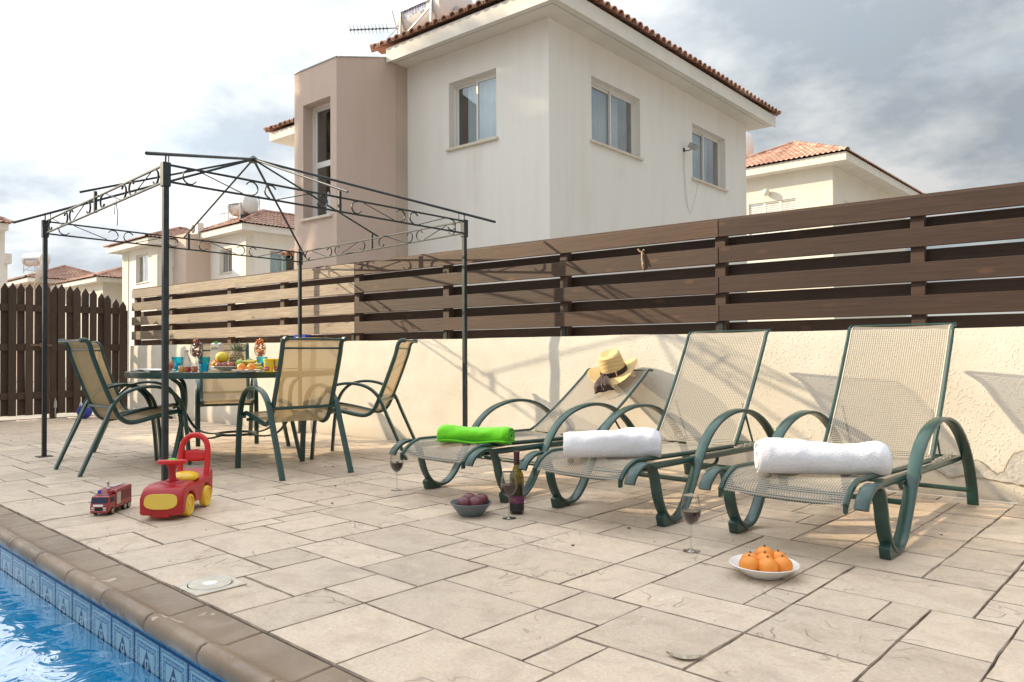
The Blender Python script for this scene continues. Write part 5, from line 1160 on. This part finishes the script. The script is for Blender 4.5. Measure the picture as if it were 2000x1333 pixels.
def towel(label, p0, p1, z, w_, h_, m, turns, seed, taper=1.0, flap=False):
    """rolled towel: a spiral sheet swept along its axis, squashed where it lies"""
    p0, p1 = Vector(p0), Vector(p1); d = p1 - p0; L = d.length; o = thing('rolled_towel', label, 'towel', ((p0.x + p1.x) / 2, (p0.y + p1.y) / 2, z), math.atan2(d.y, d.x))
    na, nl = 34 * turns, 48; th = .5 / (turns + .6)
    def shape(x, a, rr_, sd):
        u = x / L + .5; ca, sa = math.cos(a), math.sin(a); e = .93
        y_ = w_ / 2 * rr_ * abs(ca) ** e * (1 if ca > 0 else -1); z_ = h_ / 2 + h_ / 2 * rr_ * abs(sa) ** e * (1 if sa > 0 else -1)
        k = 1 + .10 * mnoise.noise(Vector((x * 7 + sd, a * .9, sd))) + .035 * mnoise.noise(Vector((x * 18, a * 1.6 + sd, 2))) + .008 * mnoise.noise(Vector((x * 60, a * 5 + sd, 5)))
        k *= 1 - .10 * max(0, abs(2 * u - 1) - .86) / .14
        sg = 1 + .05 * math.sin(u * 5 + sd)
        return Vector((x * (1 + .012 * mnoise.noise(Vector((a, sd, 1)))), y_ * k, max(.0, z_ * k * sg)))
    out = MB()
    def fo(u, v):
        a = R(95) + 2 * math.pi * turns * u; rr_ = 1 - th * 1.25 * (1 - u) * 0 - (1 - th) * .86 * u if turns > 0 else 1
        return shape((v - .5) * L, -a, max(.12, rr_), seed)
    out.grid(fo, na, nl); r_ = out.build('roll', m, o)
    sm = r_.modifiers.new('thickness', 'SOLIDIFY'); sm.thickness = .011; sm.offset = -1
    if flap:
        fm = MB(); fm.grid(lambda u, v: ((v - .5) * L * .985, -w_ / 2 - .004 + w_ * 1.0 * u, .004 + .012 * (1 - u) + .006 * math.sin(v * 9)), 8, 20); f_ = fm.build('fold', m, o); s2 = f_.modifiers.new('thickness', 'SOLIDIFY'); s2.thickness = .012; s2.offset = 1
    return o
towel('plump white towel roll on the rightmost lounger', (-1.613, 3.463), (-1.127, 3.797), .350, .19, .165, M_TW, 3, 1.3)
towel('white towel roll lying askew on the middle lounger', (-2.656, 3.288), (-2.244, 3.622), .350, .18, .160, M_TW, 3, 4.1)
towel('bright green rolled towel on the reclined lounger', (-3.686, 3.306), (-3.254, 3.514), .352, .19, .118, M_TG, 3, 7.7, flap=True)

# straw hat
hat = thing('straw_hat', 'straw hat with dark brown band and scarf on the reclined lounger', 'hat', (-3.545, 5.04, .775)); hat.rotation_euler = (R(24), R(-13), R(25))
def straw_fn(nt, b, co):
    wv_ = N(nt, 'ShaderNodeTexWave', wave_type='RINGS', rings_direction='Z'); wv_.inputs['Scale'].default_value = 75; wv_.inputs['Distortion'].default_value = 1.2; LK(nt, co.outputs['Object'], wv_.inputs['Vector'])
    n = N(nt, 'ShaderNodeTexNoise'); n.inputs['Scale'].default_value = 120; LK(nt, co.outputs['Object'], n.inputs['Vector'])
    LK(nt, mixc(nt, mth(nt, 'MULTIPLY', wv_.outputs[0], n.outputs[0]), (.70, .50, .23), (.52, .34, .13)), b.inputs['Base Color'])
    bp = N(nt, 'ShaderNodeBump'); bp.inputs['Strength'].default_value = .4; bp.inputs['Distance'].default_value = .002; LK(nt, wv_.outputs[0], bp.inputs['Height']); LK(nt, bp.outputs[0], b.inputs['Normal'])
M_STRAW = mat('straw', (.68, .48, .22), .7, fn=straw_fn)
hm = MB()
def hatf(u, v):
    a = 2 * math.pi * u
    if v < .5: # brim
        t = v / .5; r_ = .210 - t * .100; lift = (.060 * abs(math.sin(a)) ** 3 * 0 + .050 * abs(math.cos(a)) ** 2.2 - .018 * abs(math.sin(a)) ** 2) * (1 - t) ** 1.3
        return Vector((r_ * math.cos(a) * .98, r_ * math.sin(a) * 1.02, lift))
    t = (v - .5) / .5
    if t < .62:
        q = t / .62; r_ = .110 - .020 * q; return Vector((r_ * math.cos(a), r_ * math.sin(a) * 1.05, .158 * q))
    q = (t - .62) / .38; r_ = .090 * (1 - q); z = .158 + .010 * math.sin(min(1, q * 3) * math.pi / 2) - .034 * max(0, q - .25) ** .7
    return Vector((r_ * math.cos(a), r_ * math.sin(a) * 1.05, z))
hm.grid(hatf, 40, 30); hb = hm.build('straw_body', M_STRAW, hat); so_ = hb.modifiers.new('thickness', 'SOLIDIFY'); so_.thickness = .003
M_BAND = mat('brown_ribbon', (.030, .017, .016), .7, bump=(200, .3, .002)); M_SCARF = mat('brown_chiffon', (.075, .045, .040), .8, var=(30, .4), bump=(120, .4, .003))
bm_ = MB(); bm_.grid(lambda u, v: Vector(((.1130 - .006 * v) * math.cos(2 * math.pi * u), (.1130 - .006 * v) * 1.05 * math.sin(2 * math.pi * u), .004 + .038 * v)), 40, 2); bm_.build('band', M_BAND, hat)
MB().b2((-.004, -.003, 0), (.004, .003, .044)).build('band_loop', M_STRAW, hat, smooth=False, loc=(.035, -.1155, .002), rot=(0, 0, R(18)))
for k, (dx, tw, ln) in enumerate(((-.085, -.028, .15), (-.055, .022, .16))):
    sm_ = MB(); sm_.grid(lambda u, v, dx=dx, tw=tw, ln=ln: Vector((dx + (u - .5) * (.028 + .06 * v) + tw * v + .006 * math.sin(v * 8 + u * 5), -.11 - .105 * min(1, v * 1.5) - .035 * v + .008 * math.sin(u * 9 + v * 3), .035 + .012 * math.sin(v * 3.1) - .075 * v * v)), 8, 12); s_ = sm_.build('scarf_tail', M_SCARF, hat); q_ = s_.modifiers.new('thickness', 'SOLIDIFY'); q_.thickness = .002
MB().ell((-.066, -.118, .030), (.022, .018, .022), 10, 8, wob=.3).build('scarf_knot', M_SCARF, hat)

# wine
M_WINE = mat('red_wine', (.018, .002, .005), .05, spec=.5)
def wineglass(label, loc, lvl):
    o = thing('wine_glass', label, 'wine glass', loc, 0, 'glasses of red wine on the deck')
    pr = [(.001, .004), (.040, .001), (.041, .003), (.016, .007), (.006, .014), (.0045, .03), (.0045, .11), (.007, .122)]
    MB().lathe(pr, 22).build('stem', M_CLEAR, o)
    bowl = [(.004, .120), (.018, .128), (.034, .145), (.0445, .170), (.0465, .188), (.044, .215), (.038, .245), (.0355, .262)]
    MB().lathe(bowl, 26).build('bowl', M_CLEAR, o)
    MB().tube([(.0355 * math.cos(t), .0355 * math.sin(t), .262) for t in [2 * math.pi * i / 28 for i in range(28)]], .0009, 5, closed=True).build('lip', M_CLEAR, o)
    MB().lathe([(.001, .126), (.016, .1295), (.0325, .1465), (.043, .1705), (.0450, lvl), (.001, lvl)], 26).build('wine', M_WINE, o); return o
wineglass('wine glass on the deck beside the leftmost lounger foot', (-4.09, 3.26, .001), .190); wineglass('wine glass standing in front of the wine bottle', (-2.915, 3.12, .001), .192); wineglass('wine glass between the middle and rightmost loungers', (-1.80, 3.17, .001), .190)
wb_ = thing('wine_bottle', 'green glass wine bottle with dark red capsule', 'bottle', (-2.975, 3.25, .001))
MB().lathe([(.001, .012), (.030, .001), (.040, .003), (.042, .012), (.042, .205), (.038, .228), (.022, .258), (.0165, .275), (.0155, .30), (.0155, .345), (.0175, .346), (.0175, .355), (.0155, .358), (.013, .358)], 24).build('glass', glass_mat('green_bottle', (.42, .40, .05), .9), wb_)
MB().lathe([(.001, .006), (.039, .006), (.039, .17), (.001, .17)], 22).build('wine', M_WINE, wb_)
MB().lathe([(.0165, .283), (.0168, .345), (.0185, .346), (.0185, .357), (.016, .3605), (.001, .361)], 18).build('capsule', mat('maroon_capsule', (.06, .012, .022), .35), wb_)
MB().lathe([(.0425, .065), (.0425, .105)], 24).build('purple_label', mat('purple_label', (.16, .03, .10), .5, var=(50, .3)), wb_); MB().lathe([(.0423, .02), (.0423, .0648)], 24).build('black_label', mat('black_label', (.02, .015, .018), .5), wb_)
gm = MB(); r_ = random.Random(9)
for k in range(7):
    a = R(-150 + k * 14 + r_.uniform(-3, 3)); z0 = .07 + r_.uniform(0, .015); gm.add([(.0429 * math.cos(a + q), .0429 * math.sin(a + q), z0 + zz_) for q, zz_ in ((0, 0), (.07, .004), (.09, .018), (.02, .012))], [(0, 1, 2, 3)])
tag(gm.build('gold_print', mat('gold_print', (.55, .33, .08), .4, .3), wb_, smooth=False), kind='stuff')

def bowl_obj(name, label, loc, r, h, m, sx=1.0, rz=0):
    o = MB().lathe([(.001, .004), (r * .52, .001), (r * .55, .005), (r * .80, h * .55), (r, h), (r * .985, h + .002), (r * .965, h), (r * .77, h * .58), (r * .5, .011), (.001, .010)], 40).build(name, m, loc=loc, rot=(0, 0, rz)); o.scale = (sx, 1, 1); return tag(o, label, 'bowl')
M_GREYB = mat('grey_stoneware', (.13, .165, .18), .35, var=(30, .2), coat=.2)
GB = Vector((-3.145, 3.045, .001)); bowl_obj('bowl', 'grey blue bowl of plums on the deck', tuple(GB), .122, .074, M_GREYB)
for lb_, dx, dy, z in (('left front plum in the grey bowl', -.038, -.035, .030), ('right front plum in the grey bowl', .028, -.032, .030), ('back right plum in the grey bowl', .058, .035, .034), ('back left plum in the grey bowl', -.012, .042, .036)):
    p = GB + r0 * dx + fh * dy; fruit('plum', lb_, (p.x, p.y, z), .044, M_PLUM, group='plums in the bowl', sq=.95, stem=False)
DB = Vector((-1.385, 3.035, .001)); bowl_obj('dish', 'white dish of clementines on the deck', tuple(DB), .142, .050, M_WHITE, 1.0, YAW)
for lb_, dx, dy, z, rr_ in (('leftmost clementine in the white dish', -.074, -.040, .018, .042), ('clementine at the back left of the dish', -.048, .028, .016, .040), ('topmost clementine of the dish', .018, .045, .036, .041), ('rightmost clementine of the dish', .070, .032, .024, .038), ('yellowish clementine at the front centre of the dish', -.004, -.058, .012, .044), ('front right clementine of the dish', .062, -.042, .016, .041), ('clementine half hidden in the middle of the dish', .004, .002, .026, .038)):
    p = DB + r0 * dx + fh * dy; fruit('clementine', lb_, (p.x, p.y, z), rr_, M_ORANGE, group='clementines in the dish', sq=.88, rot=rnd.uniform(0, 6), wob=.04)

# skimmer lid
sk = thing('skimmer_lid', 'round white skimmer lid set in the deck by the pool', 'lid', (-2.985, 1.425, .003)); M_SKIM = mat('old_white_plastic', (.60, .58, .50), .5, var=(14, .2))
MB().b2((-.105, -.105, -.003), (.105, .105, .003)).build('frame', mat('stained_frame', (.62, .54, .44), .6, var=(20, .25)), sk, smooth=False, bevel=.002); MB().lathe([(.001, .0032), (.086, .0032), (.090, .0065), (.094, .0032)], 36).build('ring', M_SKIM, sk); MB().lathe([(.001, .0036), (.082, .0036), (.082, .0052), (.001, .0052)], 36).build('cover', mat('beige_lid', (.60, .53, .43), .55, var=(18, .2)), sk); MB().lathe([(.001, .0055), (.03, .0055), (.028, .0075), (.001, .008)], 24).build('centre_disc', mat('pale_disc', (.74, .74, .72), .4), sk)

# dry leaf and crumbs
lfm = MB(); lfm.grid(lambda u, v: Vector(((u - .5) * .032 * math.sin(math.pi * (v * .96 + .03)) ** .7 + .02 * (v - .5) ** 2 * 4, (v - .5) * .115, .002 + .006 * (2 * u - 1) ** 2 + .004 * (2 * v - 1) ** 2)), 6, 14)
tag(lfm.build('dry_leaf', mat('dry_leaf', (.52, .44, .33), .8, var=(60, .4)), loc=(-1.185, 2.045, .001), rot=(0, 0, R(118))), 'curled dry leaf lying on the deck near the bottom edge', 'leaf')
db = MB(); r_ = random.Random(77)
for k in range(34):
    x, y = r_.uniform(-8.5, -.4), r_.uniform(2.4, 4.9); 
    if y > ys(x) - .1: continue
    s_ = r_.uniform(.003, .008); db.box((x, y, .002 + s_ * .3), (s_ * 2, s_, s_ * .6), Rz(r_.uniform(0, 3)))
tag(db.build('leaf_litter', mat('litter', (.07, .05, .035), .9), smooth=False), 'tiny dark crumbs and leaf bits scattered over the deck', 'litter', kind='stuff')
jg = thing('plastic_jug', 'blue plastic jug lying by the gate behind the left chairs', 'jug', (-12.2, 3.92, .0)); MB().ell((0, 0, .10), (.13, .10, .10), 16, 10).build('body', mat('cobalt_plastic', (.03, .05, .36), .35), jg); MB().tube(spl([(-.08, 0, .16), (-.16, 0, .22), (-.18, 0, .14), (-.12, 0, .08)], 4), .014, 7).build('handle', mat('pale_plastic', (.6, .62, .66), .4), jg); MB().lathe([(.03, 0), (.026, .05), (.03, .055), (.001, .056)], 12, (.07, 0, .17), Ry(R(40))).build('cap', mat('pale_plastic', (.6, .62, .66), .4), jg)

# ------------------------------------------------------------------ ride-on toy car
M_RED = mat('red_plastic', (.42, .010, .016), .38, coat=.0, var=(5, .12)); M_REDH = mat('bright_red_plastic', (.58, .014, .014), .4); M_YEL = mat('toy_yellow', (.80, .50, .012), .35, coat=.2); M_YEL2 = mat('faded_yellow', (.66, .44, .05), .45)
tcar = thing('ride_on_car', 'red and yellow plastic ride on toy car', 'toy car', (-4.526, 1.976, 0), R(-135)); tcar.scale = (.94, .94, .94)
def loft(mb, secs):
    """sections (y, halfwidth, zb, zt, corner)"""
    rows = []
    for y, w_, zb_, zt_, rc in secs:
        row = []
        for cxx, czz, a0 in ((w_ - rc, zt_ - rc, 0), (-w_ + rc, zt_ - rc, 90), (-w_ + rc, zb_ + rc * .3, 180), (w_ - rc, zb_ + rc * .3, 270)):
            for q in range(4):
                a = R(a0 + 30 * q); row.append((cxx + rc * math.cos(a), y, czz + (rc if a0 < 180 else rc * .3) * math.sin(a)))
        rows.append(row)
    n = 16; vs = [p for r_ in rows for p in r_]; fs = []
    for i in range(len(rows) - 1):
        for k in range(n): fs.append((i * n + k, i * n + (k + 1) % n, (i + 1) * n + (k + 1) % n, (i + 1) * n + k))
    fs.append(tuple(range(n))); fs.append(tuple(range((len(rows) - 1) * n, len(rows) * n))); return mb.add(vs, fs)
def arch(y):
    z = .062
    for yc in (.15, -.15):
        q = (y - yc) / .088
        if abs(q) < 1: z = max(z, .055 + .098 * math.sqrt(1 - q * q))
    return z
secs = [(.292, .104, .050, .105, .02), (.288, .120, .034, .135, .028), (.278, .127, .032, .162, .034), (.262, .127, .034, .182, .036), (.248, .127, .036, .192, .036)]
tops_ = lambda y: (.202 - .1 * max(0, y - .17) if y > .05 else (.178 + .22 * abs(min(0, y + .06)) ** 1.1 if y < -.0 else .178 + .018 * (y / .05)))
y = .236
while y > -.262:
    secs.append((y, .126 if y > .06 else .112, arch(y), max(tops_(y), arch(y) + .022), .026)); y -= .014
secs += [(-.272, .108, .165, .226, .02), (-.285, .10, .185, .23, .015)]
loft(MB(), secs).build('body', M_RED, tcar)
MB().b2((-.07, -.22, .05), (.07, .235, .165)).build('chassis', M_RED, tcar, smooth=False, bevel=.01); MB().b2((-.05, .262, .018), (.05, .293, .05)).build('front_step', M_RED, tcar, smooth=False, bevel=.006)
pn = MB(T=Matrix.Translation((0, .2865, .114)) @ Matrix.Rotation(R(14), 4, 'X'))
pn.add([(.098 * math.copysign(abs(math.cos(t)) ** .55, math.cos(t)) * (1 if math.sin(t) > 0 else 1 - .25 * abs(math.sin(t)) ** 2), yy, .046 * math.copysign(abs(math.sin(t)) ** .6, math.sin(t))) for yy in (-.008, .007) for t in [2 * math.pi * i / 40 for i in range(40)]], [tuple(range(40)), tuple(range(40, 80))] + [(i, (i + 1) % 40, 40 + (i + 1) % 40, 40 + i) for i in range(40)])
pn.build('front_panel', M_YEL2, tcar, smooth=False, bevel=.002)
wme = MB().lathe([(.001, -.022), (.03, -.022), (.060, -.021), (.067, -.015), (.068, .010), (.064, .018), (.052, .020), (.050, .013), (.02, .011), (.018, .016), (.001, .016)], 30, (0, 0, 0), Ry(math.pi / 2)).mesh('wheel', M_YEL)
for sx in (-1, 1):
    for sy in (-1, 1): link('wheel', wme, tcar, (sx * .105, sy * .15, .069), (0, 0, 0 if sx > 0 else math.pi))
for sy in (-1, 1): MB().tube([(-.09, sy * .15, .068), (.09, sy * .15, .068)], .008, 8).build('axle', M_YEL2, tcar)
MB().lathe([(.075, .188), (.078, .197), (.07, .208), (.045, .212), (.001, .212)], 26, (0, .12, 0)).build('hood_dome', M_RED, tcar)
MB().lathe([(.036, .208), (.036, .218), (.024, .226), (.020, .25), (.021, .275), (.032, .305), (.036, .318), (.001, .318)], 20, (0, .12, 0)).build('steering_column', M_RED, tcar)
stw = MB().lathe([(.062, -.010), (.078, -.014), (.086, -.008), (.087, .008), (.080, .014), (.068, .010), (.064, 0), (.062, -.010)], 32).b2((-.066, -.014, -.008), (.066, .014, .003)).b2((-.014, -.066, -.008), (.014, .066, .003)); stw.build('steering_wheel', M_REDH, tcar, loc=(0, .12, .327), rot=(R(6), 0, 0))
MB().ell((0, 0, 0), (.033, .027, .016), 16, 8).build('horn_button', mat('lime_plastic', (.16, .42, .02), .35), tcar, loc=(0, .12, .336))
MB().ell((0, -.065, .205), (.088, .115, .036), 24, 12).build('seat', M_YEL, tcar)
hp_ = MB(); ap = spl([(-.085, -.215, .19), (-.088, -.232, .28), (-.086, -.245, .36), (-.07, -.252, .415), (-.035, -.255, .446), (0, -.256, .454), (.035, -.255, .446), (.07, -.252, .415), (.086, -.245, .36), (.088, -.232, .28), (.085, -.215, .19)], 4); hp_.tube(ap, .019, 10); hp_.build('push_handle', M_REDH, tcar)
bk = MB(); bk.grid(lambda u, v: Vector((-.075 + .15 * u, -.244 - .008 * math.sin(math.pi * u) - .01 * v, .285 + .062 * v + (.010 * math.sin(math.pi * u) if v > .5 else -.006 * math.sin(math.pi * u)))), 10, 3); b_ = bk.build('back_panel', M_REDH, tcar); q_ = b_.modifiers.new('thickness', 'SOLIDIFY'); q_.thickness = .012; q_.offset = 0

# ------------------------------------------------------------------ toy fire engine
M_FR = mat('fire_red', (.30, .020, .022), .3, coat=.3); M_FRD = mat('dark_fire_red', (.16, .012, .016), .4); M_TYRE = mat('tyre_rubber', (.015, .015, .015), .8); M_RIM = mat('grey_rim', (.35, .37, .36), .35, .5); M_SCR = mat('toy_windscreen', (.006, .015, .05), .12, spec=.3); M_SILV = mat('silver_plastic', (.52, .52, .50), .35, .4)
ft = thing('toy_fire_engine', 'small red toy fire engine with blue and red beacons', 'toy truck', (-4.832, 1.702, 0), R(-138))
cabm = MB().prism([(.135, .022), (.138, .05), (.134, .068), (.120, .108), (.112, .112), (.055, .112), (.050, .108), (.050, .022)], -.052, .052, 'x'); cabm.build('cab', M_FR, ft, smooth=False, bevel=.003)
MB().prism([(.048, .03), (.048, .125), (.036, .137), (-.125, .142), (-.13, .138), (-.13, .03)], -.054, .054, 'x').build('body', M_FR, ft, smooth=False, bevel=.003)
MB().prism([(.108, .1125), (.052, .1125), (.050, .134), (.075, .132)], -.040, .040, 'x').build('roof_deflector', M_FRD, ft, smooth=False, bevel=.002)
MB(T=Matrix.Translation((0, .1285, .089)) @ Matrix.Rotation(R(19.3), 4, 'X')).b2((-.046, -.001, -.017), (.046, .0022, .017)).build('windscreen', M_SCR, ft, smooth=False)
for sx in (-1, 1):
    MB().b2((sx * .0515, .065, .075), (sx * .0535, .108, .102)).build('side_window', M_SCR, ft, smooth=False); MB().b2((sx * .0535, .0, .05), (sx * .0558, .043, .118)).build('shutter_panel', M_SILV, ft, smooth=False, bevel=.0005)
    MB().b2((sx * .0535, -.118, .066), (sx * .0552, -.012, .122)).build('locker_panel', M_FRD, ft, smooth=False); MB().b2((sx * .034 - .009, .136, .042), (sx * .034 + .009, .1395, .049)).build('headlight', mat('toy_lamp', (.7, .68, .6), .2), ft, smooth=False); MB().b2((sx * .034 - .009, .136, .032), (sx * .034 + .009, .1395, .037)).build('fog_light', mat('toy_lamp', (.7, .68, .6), .2), ft, smooth=False)
MB().b2((-.025, .1362, .054), (.033, .1385, .066)).build('number_plate', mat('white_print', (.8, .8, .78), .5), ft, smooth=False); MB().b2((-.03, .1365, .030), (.024, .1385, .048)).build('grille', M_TYRE, ft, smooth=False); MB().b2((-.05, .130, .018), (.05, .1405, .029)).build('bumper', M_FR, ft, smooth=False, bevel=.002)
tw_ = MB().lathe([(.001, -.010), (.0195, -.010), (.0215, -.006), (.0215, .006), (.0195, .0095), (.014, .0095)], 20, (0, 0, 0), Ry(math.pi / 2)).mesh('tyre', M_TYRE); rw_ = MB().lathe([(.001, .008), (.005, .0105), (.007, .007), (.0138, .0098)], 16, (0, 0, 0), Ry(math.pi / 2)).mesh('rim', M_RIM)
for sx in (-1, 1):
    for yy in (.088, -.052, -.098):
        w_o = link('wheel', tw_, ft, (sx * .046, yy, .0218), (0, 0, 0 if sx > 0 else math.pi)); link('rim', rw_, w_o)
for sx, m_ in ((-1, mat('beacon_blue', (.01, .06, .42), .15, coat=.5)), (1, mat('beacon_red', (.45, .01, .02), .15, coat=.5))): MB().lathe([(.0095, 0), (.0095, .012), (.007, .018), (.001, .020)], 14).build('beacon', m_, ft, loc=(sx * -.027, .082, .122))
MB().b2((-.038, .075, .1125), (.038, .09, .122)).build('beacon_bar', M_TYRE, ft, smooth=False)
ld = MB(); 
for sx in (-1, 1): ld.tube([(sx * .018, .02, .148), (sx * .018, -.115, .150)], .0025, 6)
for k in range(8): ld.tube([(-.018, .01 - k * .016, .149), (.018, .01 - k * .016, .149)], .002, 5)
ld.build('ladder', M_SILV, ft); MB().lathe([(.011, 0), (.012, .006), (.006, .012), (.005, .03)], 10, (0, .036, .138)).tube([(0, .03, .168), (0, .055, .182)], .007, 8).ell((0, .048, .182), (.008, .01, .008), 8, 6).build('water_cannon', M_SILV, ft)
MB().b2((-.03, -.132, .05), (.03, -.1405, .075)).build('rear_box', M_FRD, ft, smooth=False); MB().b2((-.045, -.12, .02), (.045, .13, .03)).build('chassis', M_TYRE, ft, smooth=False)
